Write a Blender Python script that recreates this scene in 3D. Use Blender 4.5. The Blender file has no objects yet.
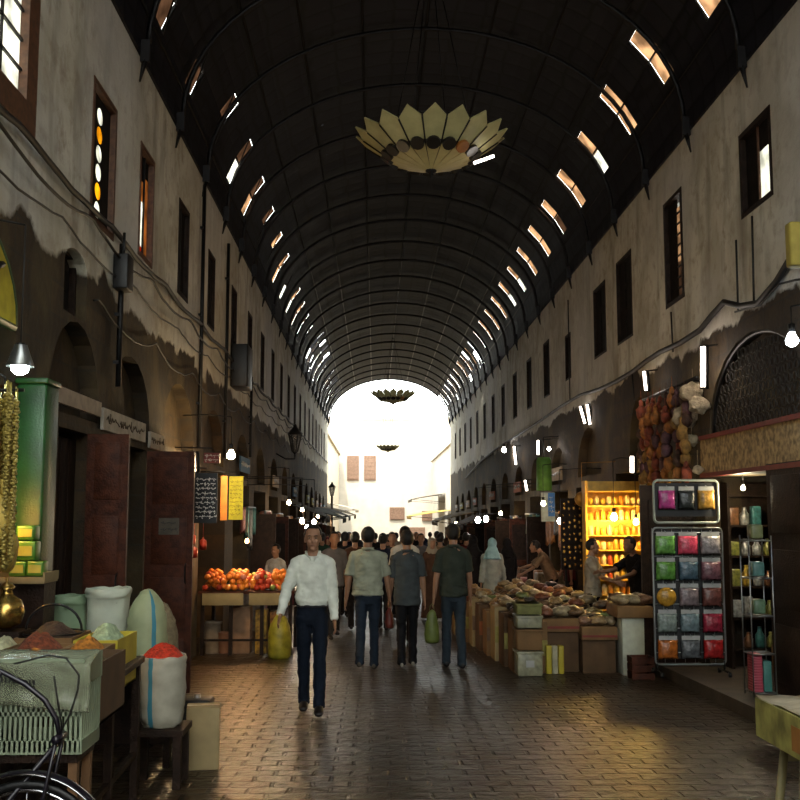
import bpy, bmesh, math, random
from mathutils import Vector, Matrix, noise
R_ = random.Random(7)
S = bpy.context.scene
C = S.collection
PI = math.pi
# ---------------------------------------------------------------- camera, sky, sun, exposure
FPX = 1037.0
CAMZ = 1.684
cam = bpy.data.cameras.new('camera'); camo = bpy.data.objects.new('camera', cam); C.objects.link(camo)
cam.sensor_width = 36; cam.lens = 36 * FPX / 800; cam.clip_end = 400
PITCH = math.atan(114 / FPX); YAW = math.atan(25 / math.hypot(FPX, 114))
camo.location = (0, 0, CAMZ); camo.rotation_euler = (PI / 2 + PITCH, 0, -YAW)
S.camera = camo
CR = camo.rotation_euler.to_matrix()
W = bpy.data.worlds.new('sky'); S.world = W; W.use_nodes = True
bg = W.node_tree.nodes['Background']; bg.inputs[0].default_value = (0.93, 0.97, 0.93, 1); bg.inputs[1].default_value = 7.0
sun = bpy.data.lights.new('sun', 'SUN'); suno = bpy.data.objects.new('sun', sun); C.objects.link(suno)
sun.energy = 8; sun.angle = 0.01; sun.color = (1, .93, .8)
suno.rotation_euler = Vector((.15, .45, -1.0)).to_track_quat('-Z', 'Y').to_euler()
S.view_settings.view_transform = 'Standard'; S.view_settings.look = 'None'
S.view_settings.exposure = 0.0; S.view_settings.gamma = 1; S.view_settings.use_curve_mapping = False
S.cycles.max_bounces = 7; S.cycles.diffuse_bounces = 4; S.cycles.glossy_bounces = 3; S.cycles.transmission_bounces = 3
S.cycles.use_denoising = True; S.cycles.sample_clamp_indirect = 6; S.cycles.sample_clamp_direct = 0

# ---------------------------------------------------------------- coordinates
def at(x, y, D):
    v = CR @ Vector(((x - 400) / FPX, -(y - 400) / FPX, -1)); return Vector((0, 0, CAMZ)) + v * (D / v.y)
def onx(x, y, X):
    v = CR @ Vector(((x - 400) / FPX, -(y - 400) / FPX, -1)); return Vector((0, 0, CAMZ)) + v * (X / v.x)
def gz(y): return -0.02 * y
WL, WR = -2.52, 4.0
VC, VA, VB, SPR = 0.74, 3.26, 2.25, 6.65
YEND = 55.0
YBACK = -7.0
VB0 = 0.5  # vault starts past the camera, an unseen roof gap added to admit daylight

# ---------------------------------------------------------------- materials
K_ALB = .6
def mat(name, col, rough=.8, metal=0.0, var=.18, scale=9.0, bump=0.0, bscale=60.0, emit=None, es=0.0, spec=.4, col2=None, trans=0.0, alpha=1.0, coat=0.0):
    if not emit:
        col = [c * K_ALB for c in col]
        if col2: col2 = [c * K_ALB for c in col2]
    m = bpy.data.materials.new(name); m.use_nodes = True
    n = m.node_tree.nodes; l = m.node_tree.links; b = n['Principled BSDF']
    b.inputs['Roughness'].default_value = rough; b.inputs['Metallic'].default_value = metal
    b.inputs['Specular IOR Level'].default_value = spec
    if coat: b.inputs['Coat Weight'].default_value = coat
    tc = n.new('ShaderNodeTexCoord')
    if var > 0 or col2:
        no = n.new('ShaderNodeTexNoise'); no.inputs['Scale'].default_value = scale; no.inputs['Detail'].default_value = 4
        l.new(tc.outputs['Object'], no.inputs['Vector'])
        mr = n.new('ShaderNodeMapRange'); mr.inputs[1].default_value = .35; mr.inputs[2].default_value = .65
        l.new(no.outputs[0], mr.inputs[0])
        mx = n.new('ShaderNodeMix'); mx.data_type = 'RGBA'
        a = [c * (1 - var) for c in col]; c2 = col2 if col2 else [min(1, c * (1 + var)) for c in col]
        mx.inputs[6].default_value = (*a, 1); mx.inputs[7].default_value = (*c2, 1)
        l.new(mr.outputs[0], mx.inputs[0]); l.new(mx.outputs[2], b.inputs['Base Color'])
    else: b.inputs['Base Color'].default_value = (*col, 1)
    if bump > 0:
        n2 = n.new('ShaderNodeTexNoise'); n2.inputs['Scale'].default_value = bscale; n2.inputs['Detail'].default_value = 3
        l.new(tc.outputs['Object'], n2.inputs['Vector'])
        bp = n.new('ShaderNodeBump'); bp.inputs['Strength'].default_value = bump; bp.inputs['Distance'].default_value = .02
        l.new(n2.outputs[0], bp.inputs['Height']); l.new(bp.outputs[0], b.inputs['Normal'])
    if emit: b.inputs['Emission Color'].default_value = (*emit, 1); b.inputs['Emission Strength'].default_value = es
    if trans: b.inputs['Transmission Weight'].default_value = trans
    if alpha < 1: b.inputs['Alpha'].default_value = alpha
    return m
def pane_mat(name, col, frac=.85):
    m = bpy.data.materials.new(name); m.use_nodes = True
    n = m.node_tree.nodes; l = m.node_tree.links; n.remove(n['Principled BSDF'])
    t = n.new('ShaderNodeBsdfTranslucent'); d = n.new('ShaderNodeBsdfDiffuse'); mx = n.new('ShaderNodeMixShader')
    tc = n.new('ShaderNodeTexCoord'); no = n.new('ShaderNodeTexNoise'); no.inputs['Scale'].default_value = 3.5; no.inputs['Detail'].default_value = 5
    l.new(tc.outputs['Object'], no.inputs[0]); cr = n.new('ShaderNodeMix'); cr.data_type = 'RGBA'
    cr.inputs[6].default_value = (*[c * .45 for c in col], 1); cr.inputs[7].default_value = (*col, 1)
    mr = n.new('ShaderNodeMapRange'); mr.inputs[1].default_value = .35; mr.inputs[2].default_value = .6
    l.new(no.outputs[0], mr.inputs[0]); l.new(mr.outputs[0], cr.inputs[0])
    l.new(cr.outputs[2], t.inputs[0]); l.new(cr.outputs[2], d.inputs[0])
    mx.inputs[0].default_value = 1 - frac
    l.new(t.outputs[0], mx.inputs[1]); l.new(d.outputs[0], mx.inputs[2]); l.new(mx.outputs[0], n['Material Output'].inputs[0])
    return m
_mc = {}
def cm(r, g, b, rough=.8, **k):
    key = (round(r, 3), round(g, 3), round(b, 3), rough, tuple(sorted(k.items())))
    if key not in _mc: _mc[key] = mat('surface_%d' % len(_mc), (r, g, b), rough, **k)
    return _mc[key]

# ---------------------------------------------------------------- mesh builder
class MB:
    def __init__(s): s.v = []; s.f = []; s.m = []; s.cur = 0; s.sm = []
    def add(s, vs, fs, smooth=False):
        o = len(s.v); s.v += [Vector(p) for p in vs]
        for f in fs: s.f.append([o + i for i in f]); s.m.append(s.cur); s.sm.append(smooth)
        return s
    def box(s, c, d, rot=None, bev=0.0, taper=1.0):
        x, y, z = [q / 2 for q in d]
        if bev <= 0:
            vs = [(-x, -y, -z), (x, -y, -z), (x, y, -z), (-x, y, -z), (-x * taper, -y * taper, z), (x * taper, -y * taper, z), (x * taper, y * taper, z), (-x * taper, y * taper, z)]
            fs = [(3, 2, 1, 0), (4, 5, 6, 7), (0, 1, 5, 4), (1, 2, 6, 5), (2, 3, 7, 6), (3, 0, 4, 7)]
        else:
            bm = bmesh.new(); bmesh.ops.create_cube(bm, size=1)
            for v in bm.verts:
                k = taper if v.co.z > 0 else 1
                v.co = Vector((v.co.x * d[0] * k, v.co.y * d[1] * k, v.co.z * d[2]))
            bmesh.ops.bevel(bm, geom=bm.edges[:], offset=min(bev, min(d) * .45), segments=2, affect='EDGES', profile=.5)
            bm.verts.index_update(); vs = [v.co.copy() for v in bm.verts]; fs = [[v.index for v in f.verts] for f in bm.faces]; bm.free()
        M = (rot if rot else Matrix.Identity(3)); c = Vector(c)
        return s.add([M @ Vector(p) + c for p in vs], fs, bev > 0)
    def tube(s, pts, r, n=8, closed=False, cap=True, up=Vector((0, 0, 1))):
        pts = [Vector(p) for p in pts]; N = len(pts); rs = r if isinstance(r, (list, tuple)) else [r] * N
        vs = []; pv = None
        for i, p in enumerate(pts):
            a = pts[(i - 1) % N] if (closed or i > 0) else p; b = pts[(i + 1) % N] if (closed or i < N - 1) else p
            t = (b - a); t = t.normalized() if t.length > 1e-9 else Vector((0, 0, 1))
            if pv is None:
                u = up - t * up.dot(t)
                if u.length < 1e-3: u = Vector((0, 1, 0)) - t * t.y
            else: u = pv - t * pv.dot(t)
            u.normalize(); pv = u; w = t.cross(u)
            rr = rs[i]; ra, rb = rr if isinstance(rr, (list, tuple)) else (rr, rr)
            for k in range(n):
                an = 2 * PI * k / n; vs.append(p + w * (ra * math.cos(an)) + u * (rb * math.sin(an)))
        fs = []
        for i in range(N if closed else N - 1):
            j = (i + 1) % N
            for k in range(n): k2 = (k + 1) % n; fs.append((i * n + k, i * n + k2, j * n + k2, j * n + k))
        if cap and not closed: fs.append(tuple(range(n - 1, -1, -1))); fs.append(tuple((N - 1) * n + k for k in range(n)))
        return s.add(vs, fs, True)
    def lathe(s, prof, c=(0, 0, 0), n=20, cap=True, sx=1, sy=1, rot=None):
        vs = []; c = Vector(c); M = rot if rot else Matrix.Identity(3)
        for r, z in prof:
            for k in range(n): a = 2 * PI * k / n; vs.append(M @ Vector((r * math.cos(a) * sx, r * math.sin(a) * sy, z)) + c)
        fs = []
        for i in range(len(prof) - 1):
            for k in range(n): k2 = (k + 1) % n; fs.append((i * n + k, i * n + k2, (i + 1) * n + k2, (i + 1) * n + k))
        if cap: fs.append(tuple(range(n - 1, -1, -1))); fs.append(tuple((len(prof) - 1) * n + k for k in range(n)))
        return s.add(vs, fs, True)
    def ball(s, c, r, n=10, m=7, jit=0.0, seed=0):
        r = r if isinstance(r, (list, tuple)) else (r, r, r); c = Vector(c)
        vs = [c + Vector((0, 0, -r[2]))]
        for i in range(1, m):
            ph = PI * i / m - PI / 2
            for k in range(n):
                a = 2 * PI * k / n; d = Vector((math.cos(a) * math.cos(ph), math.sin(a) * math.cos(ph), math.sin(ph)))
                q = 1 + (jit * noise.noise(d * 1.7 + Vector((seed, seed * 2, 0))) if jit else 0)
                vs.append(c + Vector((d.x * r[0], d.y * r[1], d.z * r[2])) * q)
        vs.append(c + Vector((0, 0, r[2]))); L = len(vs) - 1
        fs = [(0, 1 + (k + 1) % n, 1 + k) for k in range(n)]
        for i in range(m - 2):
            for k in range(n): k2 = (k + 1) % n; a = 1 + i * n; fs.append((a + k, a + k2, a + n + k2, a + n + k))
        a = 1 + (m - 2) * n; fs += [(a + k, a + (k + 1) % n, L) for k in range(n)]
        return s.add(vs, fs, True)
    def prism(s, poly, axis, a, b):
        # poly in the two remaining axes (order x,y,z without axis), extruded along axis from a to b
        def P(u, v, w): return {'x': (w, u, v), 'y': (u, w, v), 'z': (u, v, w)}[axis]
        n = len(poly); vs = [P(u, v, a) for u, v in poly] + [P(u, v, b) for u, v in poly]
        fs = [tuple(range(n - 1, -1, -1)), tuple(range(n, 2 * n))] + [(i, (i + 1) % n, n + (i + 1) % n, n + i) for i in range(n)]
        return s.add(vs, fs)
    def sheet(s, fn, nu, nv, smooth=True, thick=0.0):
        vs = [Vector(fn(i / nu, j / nv)) for j in range(nv + 1) for i in range(nu + 1)]
        fs = [(j * (nu + 1) + i, j * (nu + 1) + i + 1, (j + 1) * (nu + 1) + i + 1, (j + 1) * (nu + 1) + i) for j in range(nv) for i in range(nu)]
        if thick:
            # thickness along averaged normals
            nr = [Vector() for _ in vs]
            for f in fs:
                n_ = (vs[f[1]] - vs[f[0]]).cross(vs[f[3]] - vs[f[0]])
                for i in f: nr[i] += n_
            o = len(vs); vs += [vs[i] - nr[i].normalized() * thick for i in range(o)]
            fs += [tuple(o + i for i in reversed(f)) for f in fs[:]]
            e = [i for i in range(nu + 1)] + [(j + 1) * (nu + 1) - 1 for j in range(1, nv + 1)] + [nv * (nu + 1) + i for i in range(nu - 1, -1, -1)] + [j * (nu + 1) for j in range(nv - 1, 0, -1)]
            for k in range(len(e)): a, b = e[k], e[(k + 1) % len(e)]; fs.append((b, a, o + a, o + b))
        return s.add(vs, fs, smooth)
    def mesh(s, name='mesh'):
        me = bpy.data.meshes.new(name); me.from_pydata([tuple(v) for v in s.v], [], s.f)
        me.polygons.foreach_set('material_index', s.m); me.polygons.foreach_set('use_smooth', s.sm); me.update(); return me

def recalc(me):
    bm = bmesh.new(); bm.from_mesh(me); bmesh.ops.recalc_face_normals(bm, faces=bm.faces[:]); bm.to_mesh(me); bm.free(); me.update()
def link(name, me, mats, parent=None, loc=None, rz=0.0):
    o = bpy.data.objects.new(name, me); C.objects.link(o)
    if not isinstance(mats, (list, tuple)): mats = [mats]
    for m in mats: me.materials.append(m)
    if parent: o.parent = parent
    if loc is not None: o.location = loc
    if rz: o.rotation_euler = (0, 0, rz)
    return o
def part(name, mb, mats, parent, label=None, fix=True):
    me = mb.mesh(name) if isinstance(mb, MB) else mb
    if fix and isinstance(mb, MB): recalc(me)
    o = link(name, me, mats, parent)
    if label: o['label'] = label
    return o
def tag(o, label, cat, group=None, kind=None):
    if label: o['label'] = label
    if cat: o['category'] = cat
    if group: o['group'] = group
    if kind: o['kind'] = kind
    return o
def thing(name, label, cat, loc=(0, 0, 0), rz=0.0, group=None):
    o = bpy.data.objects.new(name, None); C.objects.link(o); o.location = loc; o.rotation_euler = (0, 0, rz); o.empty_display_size = .1
    return tag(o, label, cat, group)
def solo(name, mb, mats, label, cat, loc=(0, 0, 0), rz=0.0, group=None, kind=None):
    o = part(name, mb, mats, None); o.location = loc; o.rotation_euler = (0, 0, rz); return tag(o, label, cat, group, kind)
def struct(name, mb, mats, fix=True):
    o = part(name, mb, mats, None, fix=fix); o['kind'] = 'structure'; return o
def copy_tree(o, parent=None):
    c = o.copy(); C.objects.link(c)
    if parent: c.parent = parent
    for ch in list(o.children): copy_tree(ch, c)
    return c
def dup(o, loc, rz=None, label=None, sc=None):
    c = copy_tree(o); c.location = loc
    if rz is not None: c.rotation_euler = (0, 0, rz)
    if sc: c.scale = sc if isinstance(sc, (list, tuple)) else (sc,) * 3
    if label: c['label'] = label
    return c
def evalmesh(me, mods):
    o = bpy.data.objects.new('tmp', me); C.objects.link(o)
    for typ, kw in mods:
        m = o.modifiers.new(typ, typ)
        for k, v in kw.items(): setattr(m, k, v)
    dg = bpy.context.evaluated_depsgraph_get(); dg.update()
    r = bpy.data.meshes.new_from_object(o.evaluated_get(dg)); bpy.data.objects.remove(o); return r
def remesh(mb, vox, sm=2):
    me = mb.mesh(); recalc(me)
    r = evalmesh(me, [('REMESH', dict(mode='VOXEL', voxel_size=vox, use_smooth_shade=True)), ('SMOOTH', dict(factor=.5, iterations=sm))])
    return r
def rotz(a): return Matrix.Rotation(a, 3, 'Z')
def rotx(a): return Matrix.Rotation(a, 3, 'X')
def roty(a): return Matrix.Rotation(a, 3, 'Y')
# ================================================================= STRUCTURE
def node_mat(name):
    m = bpy.data.materials.new(name); m.use_nodes = True; n = m.node_tree.nodes; l = m.node_tree.links; return m, n, l, n['Principled BSDF']
def wall_mat():
    m, n, l, b = node_mat('wall_plaster_and_stone')
    tc = n.new('ShaderNodeTexCoord'); sp = n.new('ShaderNodeSeparateXYZ'); l.new(tc.outputs['Object'], sp.inputs[0])
    cb = n.new('ShaderNodeCombineXYZ'); l.new(sp.outputs[1], cb.inputs[0]); l.new(sp.outputs[2], cb.inputs[1])
    def nz(sc, det=5, dist=0.0, rough=.5):
        q = n.new('ShaderNodeTexNoise'); q.inputs['Scale'].default_value = sc; q.inputs['Detail'].default_value = det; q.inputs['Distortion'].default_value = dist
        q.inputs['Roughness'].default_value = rough; l.new(tc.outputs['Object'], q.inputs['Vector']); return q
    def mr(src, a, bb, c=0, d=1):
        q = n.new('ShaderNodeMapRange'); q.inputs[1].default_value = a; q.inputs[2].default_value = bb; q.inputs[3].default_value = c; q.inputs[4].default_value = d
        l.new(src, q.inputs[0]); return q.outputs[0]
    def mix(f, a, bb):
        q = n.new('ShaderNodeMix'); q.data_type = 'RGBA'
        if isinstance(f, float): q.inputs[0].default_value = f
        else: l.new(f, q.inputs[0])
        for i, c in ((6, a), (7, bb)):
            if isinstance(c, tuple): q.inputs[i].default_value = (*c, 1)
            else: l.new(c, q.inputs[i])
        return q.outputs[2]
    n1 = nz(1.1, 6, .6); n2 = nz(5, 6, .2, .65); n3 = nz(.35, 3)
    mp = n.new('ShaderNodeMapping'); mp.inputs['Scale'].default_value = (1, 1.6, .28); l.new(tc.outputs['Object'], mp.inputs[0])
    st = n.new('ShaderNodeTexNoise'); st.inputs['Scale'].default_value = 2.2; st.inputs['Detail'].default_value = 6; l.new(mp.outputs[0], st.inputs['Vector'])
    pl = mix(mr(n1.outputs[0], .38, .62), (.56, .54, .46), (.40, .37, .295))
    pl = mix(mr(n2.outputs[0], .50, .72), pl, (.30, .25, .19))
    pl = mix(mr(st.outputs[0], .52, .70, 0, .6), pl, (.17, .145, .11))
    pl = mix(mr(n3.outputs[0], .45, .65, 0, .5), pl, (.50, .51, .53))
    br = n.new('ShaderNodeTexBrick'); br.inputs['Scale'].default_value = 1; br.inputs['Brick Width'].default_value = .55; br.inputs['Row Height'].default_value = .27
    br.inputs['Mortar Size'].default_value = .012; br.inputs['Color1'].default_value = (.052, .033, .016, 1); br.inputs['Color2'].default_value = (.028, .018, .009, 1); br.inputs['Mortar'].default_value = (.03, .024, .017, 1)
    l.new(cb.outputs[0], br.inputs['Vector'])
    stn = mix(mr(n2.outputs[0], .4, .7), br.outputs[0], (.02, .016, .012))
    stn = mix(mr(n1.outputs[0], .5, .75), stn, (.095, .07, .032))
    # boundary height with torn edge
    ad = n.new('ShaderNodeMath'); ad.operation = 'MULTIPLY_ADD'; l.new(n1.outputs[0], ad.inputs[0]); ad.inputs[1].default_value = .7; l.new(sp.outputs[2], ad.inputs[2])
    nn = n.new('ShaderNodeMath'); nn.operation = 'MULTIPLY_ADD'; l.new(n2.outputs[0], nn.inputs[0]); nn.inputs[1].default_value = .15; l.new(ad.outputs[0], nn.inputs[2])
    f = mr(nn.outputs[0], 4.165, 4.215)
    c = mix(f, stn, pl); l.new(c, b.inputs['Base Color']); b.inputs['Roughness'].default_value = .88; b.inputs['Specular IOR Level'].default_value = .25
    h = n.new('ShaderNodeMath'); h.operation = 'MULTIPLY_ADD'; l.new(n2.outputs[0], h.inputs[0]); h.inputs[1].default_value = .8; l.new(br.outputs[1], h.inputs[2])
    hh = n.new('ShaderNodeMath'); hh.operation = 'MULTIPLY_ADD'; l.new(f, hh.inputs[0]); hh.inputs[1].default_value = 1.0; l.new(n2.outputs[0], hh.inputs[2])
    bp = n.new('ShaderNodeBump'); bp.inputs['Strength'].default_value = .55; bp.inputs['Distance'].default_value = .035
    l.new(hh.outputs[0], bp.inputs['Height']); l.new(bp.outputs[0], b.inputs['Normal'])
    return m
def floor_mat():
    m, n, l, b = node_mat('worn_cobbles')
    tc = n.new('ShaderNodeTexCoord'); dn = n.new('ShaderNodeTexNoise'); dn.inputs['Scale'].default_value = 3; l.new(tc.outputs['Object'], dn.inputs['Vector'])
    va = n.new('ShaderNodeVectorMath'); va.operation = 'MULTIPLY_ADD'; l.new(dn.outputs[1], va.inputs[0]); va.inputs[1].default_value = (.05, .05, 0); l.new(tc.outputs['Object'], va.inputs[2])
    br = n.new('ShaderNodeTexBrick'); br.inputs['Scale'].default_value = 1; br.inputs['Brick Width'].default_value = .27; br.inputs['Row Height'].default_value = .165
    br.inputs['Mortar Size'].default_value = .018; br.inputs['Mortar Smooth'].default_value = .6
    br.inputs['Color1'].default_value = (.046, .031, .017, 1); br.inputs['Color2'].default_value = (.022, .015, .009, 1); br.inputs['Mortar'].default_value = (.012, .010, .008, 1)
    l.new(va.outputs[0], br.inputs['Vector'])
    n2 = n.new('ShaderNodeTexNoise'); n2.inputs['Scale'].default_value = 1.4; n2.inputs['Detail'].default_value = 6; l.new(tc.outputs['Object'], n2.inputs['Vector'])
    mx = n.new('ShaderNodeMix'); mx.data_type = 'RGBA'; mx.blend_type = 'MULTIPLY'; mx.inputs[0].default_value = .7
    cr = n.new('ShaderNodeValToRGB'); cr.color_ramp.elements[0].position = .35; cr.color_ramp.elements[0].color = (.35, .32, .28, 1); cr.color_ramp.elements[1].position = .65; cr.color_ramp.elements[1].color = (1.15, 1.0, .85, 1)
    l.new(n2.outputs[0], cr.inputs[0]); l.new(br.outputs[0], mx.inputs[6]); l.new(cr.outputs[0], mx.inputs[7]); l.new(mx.outputs[2], b.inputs['Base Color'])
    n3 = n.new('ShaderNodeTexNoise'); n3.inputs['Scale'].default_value = 9; n3.inputs['Detail'].default_value = 4; l.new(tc.outputs['Object'], n3.inputs['Vector'])
    mr = n.new('ShaderNodeMapRange'); mr.inputs[1].default_value = .3; mr.inputs[2].default_value = .7; mr.inputs[3].default_value = .30; mr.inputs[4].default_value = .42
    l.new(n2.outputs[0], mr.inputs[0]); l.new(mr.outputs[0], b.inputs['Roughness'])
    h = n.new('ShaderNodeMath'); h.operation = 'MULTIPLY_ADD'; l.new(br.outputs[1], h.inputs[0]); h.inputs[1].default_value = -1.0
    h2 = n.new('ShaderNodeMath'); h2.operation = 'MULTIPLY'; l.new(n3.outputs[0], h2.inputs[0]); h2.inputs[1].default_value = .9; l.new(h2.outputs[0], h.inputs[2])
    bp = n.new('ShaderNodeBump'); bp.inputs['Strength'].default_value = 1.0; bp.inputs['Distance'].default_value = .035; b.inputs['Specular Tint'].default_value = (1, .82, .66, 1); b.inputs['Specular IOR Level'].default_value = .27
    l.new(h.outputs[0], bp.inputs['Height']); l.new(bp.outputs[0], b.inputs['Normal'])
    return m
def vault_mat():
    m, n, l, b = node_mat('sooty_vault_sheets')
    tc = n.new('ShaderNodeTexCoord'); vo = n.new('ShaderNodeTexVoronoi'); vo.feature = 'DISTANCE_TO_EDGE'; vo.inputs['Scale'].default_value = 2.3; vo.inputs['Randomness'].default_value = .15
    l.new(tc.outputs['Object'], vo.inputs['Vector'])
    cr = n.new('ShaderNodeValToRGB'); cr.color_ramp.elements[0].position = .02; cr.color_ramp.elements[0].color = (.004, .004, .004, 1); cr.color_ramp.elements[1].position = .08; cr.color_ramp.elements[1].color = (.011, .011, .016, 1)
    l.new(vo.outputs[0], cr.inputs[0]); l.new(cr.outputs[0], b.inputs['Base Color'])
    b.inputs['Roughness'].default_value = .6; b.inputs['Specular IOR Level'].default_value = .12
    bp = n.new('ShaderNodeBump'); bp.inputs['Strength'].default_value = .5; bp.inputs['Distance'].default_value = .03; l.new(vo.outputs[0], bp.inputs['Height']); l.new(bp.outputs[0], b.inputs['Normal'])
    return m
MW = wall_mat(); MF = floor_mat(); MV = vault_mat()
M_wood = mat('dark_red_brown_wood', (.075, .020, .008), .55, spec=.15, var=.4, scale=14, bump=.3)
M_wood2 = mat('dark_wood', (.024, .012, .007), .6, spec=.15, var=.4, scale=14, bump=.3)
M_black = mat('near_black', (.008, .008, .009), .5, var=.1)
M_iron = mat('dark_iron', (.018, .017, .017), .5, metal=.6, var=.2)
M_steel = mat('dull_steel', (.38, .40, .40), .35, metal=.9, var=.1)
M_frame = mat('brown_window_frame', (.15, .065, .032), .5, var=.3, scale=20)
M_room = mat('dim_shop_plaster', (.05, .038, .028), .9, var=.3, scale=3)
M_cable = mat('black_cable', (.012, .011, .010), .6, var=.1)

# floor: tilted street
mb = MB(); mb.add([(-9, -25, gz(-25)), (11, -25, gz(-25)), (11, 110, gz(110)), (-9, 110, gz(110))], [(0, 1, 2, 3)])
mb.add([(-9, -25, gz(-25) - .4), (11, -25, gz(-25) - .4), (11, 110, gz(110) - .4), (-9, 110, gz(110) - .4)], [(3, 2, 1, 0)])
struct('floor', mb, MF, fix=False)

# wall openings (along y, z)
def arch_poly(y0, y1, zs, zc, z0, n=10):
    c = (y0 + y1) / 2; r = (y1 - y0) / 2
    return [(y0, z0), (y1, z0)] + [(c + r * math.cos(PI * k / n), zs + (zc - zs) * math.sin(PI * k / n)) for k in range(n + 1)]
def rect_poly(y0, y1, z0, z1): return [(y0, z0), (y1, z0), (y1, z1), (y0, z1)]
# windows: (y0,y1,z0,z1)
LWIN = [(5.0, 7.45, 4.42, 6.2), (8.95, 9.78, 4.28, 5.58), (10.8, 11.5, 4.42, 5.66), (13.0, 13.72, 4.48, 5.72), (15.35, 16.0, 4.5, 5.66)]
y = 17.9
while y < 53: LWIN.append((y, y + .68, 4.42, 5.68)); y += 2.35
RWIN = [(6.6, 7.5, 4.45, 5.8), (10.05, 10.95, 4.88, 5.82), (13.1, 13.95, 4.48, 5.95), (15.8, 16.8, 4.44, 5.82), (17.65, 18.62, 4.48, 5.75)]
RWIN += [(20.9, 21.5, 4.45, 5.4)]
y = 23.5
while y < 53: RWIN.append((y, y + .8, 4.4, 5.7)); y += 2.75
# shop openings (y0,y1,ztop above world 0)
LSHOP = [(-4.5, -1.2, 2.3), (-.4, 3.0, 2.35), (3.9, 7.35, 2.55), (8.3, 9.15, 2.38), (9.45, 11.45, 2.38), (12.1, 14.6, 2.4), (15.0, 17.6, 2.35)]
y = 18.6
while y < 52: LSHOP.append((y, y + 2.3, 2.25 - .02 * (y - 18))); y += 3.1
RSHOP = [(-4.5, -1.0, 2.3), (-.2, 3.6, 2.35), (4.3, 8.3, 2.2), (9.5, 12.55, 2.12), (13.25, 17.2, 2.35), (18.1, 20.6, 2.2)]
y = 21.5
while y < 52: RSHOP.append((y, y + 2.2, 2.25 - .02 * (y - 18))); y += 3.1
# blind arched niches above the shops (y0,y1,spring,crown,z0)
LNICHE = [(4.6, 7.3, 2.75, 3.45, 2.6), (8.0, 9.45, 2.6, 3.3, 2.5), (9.75, 11.6, 2.6, 3.3, 2.5), (12.3, 14.4, 2.6, 3.35, 2.5), (15.2, 17.3, 2.5, 3.3, 2.45)]
for (a, b_, z_) in LSHOP[7:]: LNICHE.append((a + .2, b_ - .2, z_ + .25, z_ + .95, z_ + .15))
RNICHE = [(4.6, 8.2, 2.7, 3.55, 2.55), (9.35, 12.3, 2.6, 3.62, 2.6), (14.9, 16.2, 2.6, 3.45, 2.5), (18.3, 20.4, 2.45, 3.3, 2.4)]
for (a, b_, z_) in RSHOP[6:]: RNICHE.append((a + .2, b_ - .2, z_ + .25, z_ + .95, z_ + .15))
LSLIT = (8.3, 8.95, 3.33, 3.9)
def make_wall(name, xf, side, wins, shops, niches, slits, H=SPR):
    xo = xf + side * .45
    mb = MB(); a, b_ = min(xf, xo), max(xf, xo)
    mb.box(((a + b_) / 2, (YEND + YBACK) / 2, (H - 2) / 2), (b_ - a, YEND - YBACK, H + 2))
    me = mb.mesh(); recalc(me)
    cut = MB(); e0, e1 = xf - side * .3, xo + side * .3
    for w in wins: cut.prism(rect_poly(*w), 'x', e0, e1)
    for (y0, y1, zt) in shops: cut.prism(rect_poly(y0, y1, -1.9, zt), 'x', e0, e1)
    for (y0, y1, zs, zc, z0) in niches: cut.prism(arch_poly(y0, y1, zs, zc, z0), 'x', e0, xf + side * .16)
    for w in slits: cut.prism(arch_poly(w[0], w[1], w[3] - .15, w[3], w[2]), 'x', e0, xf + side * .2)
    cme = cut.mesh(); recalc(cme); co = bpy.data.objects.new('cut', cme); C.objects.link(co)
    r = evalmesh(me, [('BOOLEAN', dict(operation='DIFFERENCE', solver='EXACT', object=co))]); bpy.data.objects.remove(co)
    o = link(name, r, MW); o['kind'] = 'structure'; return o
make_wall('wall_left', WL, -1, LWIN, LSHOP, LNICHE, [LSLIT])
make_wall('wall_right', WR, 1, RWIN, RSHOP, RNICHE, [])
# shop rooms behind
def rooms(side, xf, shops, tag_):
    xi = xf + side * .45; xb = xf + side * 2.7; a, b_ = min(xi, xb), max(xi, xb)
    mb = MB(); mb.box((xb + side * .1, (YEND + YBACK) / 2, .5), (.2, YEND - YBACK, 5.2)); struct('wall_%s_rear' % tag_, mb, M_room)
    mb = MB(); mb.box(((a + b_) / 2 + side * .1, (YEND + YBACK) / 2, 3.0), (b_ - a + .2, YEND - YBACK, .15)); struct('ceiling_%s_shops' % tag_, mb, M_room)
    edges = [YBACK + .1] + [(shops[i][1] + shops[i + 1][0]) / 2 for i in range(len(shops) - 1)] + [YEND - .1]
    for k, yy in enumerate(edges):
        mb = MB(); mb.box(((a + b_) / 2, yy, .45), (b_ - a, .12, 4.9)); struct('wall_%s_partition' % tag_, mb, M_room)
rooms(-1, WL, LSHOP, 'left'); rooms(1, WR, RSHOP, 'right')

# vault
def vp(y, th, off=0.0):
    t = math.radians(th); return Vector((VC + (VA + off) * math.cos(t), y, SPR + (VB + off) * math.sin(t)))
SKY_D = [12.94 + 1.86 * k for k in range(-11, 23)]
SKY_D = [d for d in SKY_D if VB0 + .5 < d < YEND - .5]
ths = [-3, 4, 11, 18, 27, 36, 45, 54, 63, 72, 81, 90, 99, 108, 117, 126, 135, 142, 149, 158, 168, 173, 180, 183]
ys = [VB0, YEND]
for d in SKY_D: ys += [d - .27, d + .27, d + .6, d + .93, d + 1.3]
ys = sorted(q for q in ys if YBACK <= q <= YEND)
bm = bmesh.new(); V = [[bm.verts.new(vp(yy, t)) for t in ths] for yy in ys]
R_.seed(11); skyl = []; holes = []
want_holes = [(15.0, 104), (17.9, 122), (19.4, 118), (22.3, 121), (25.5, 85), (26.4, 100), (25, 44), (28.6, 67), (17.6, 88), (31, 110), (33, 75), (36, 95)]
hf = []
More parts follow.
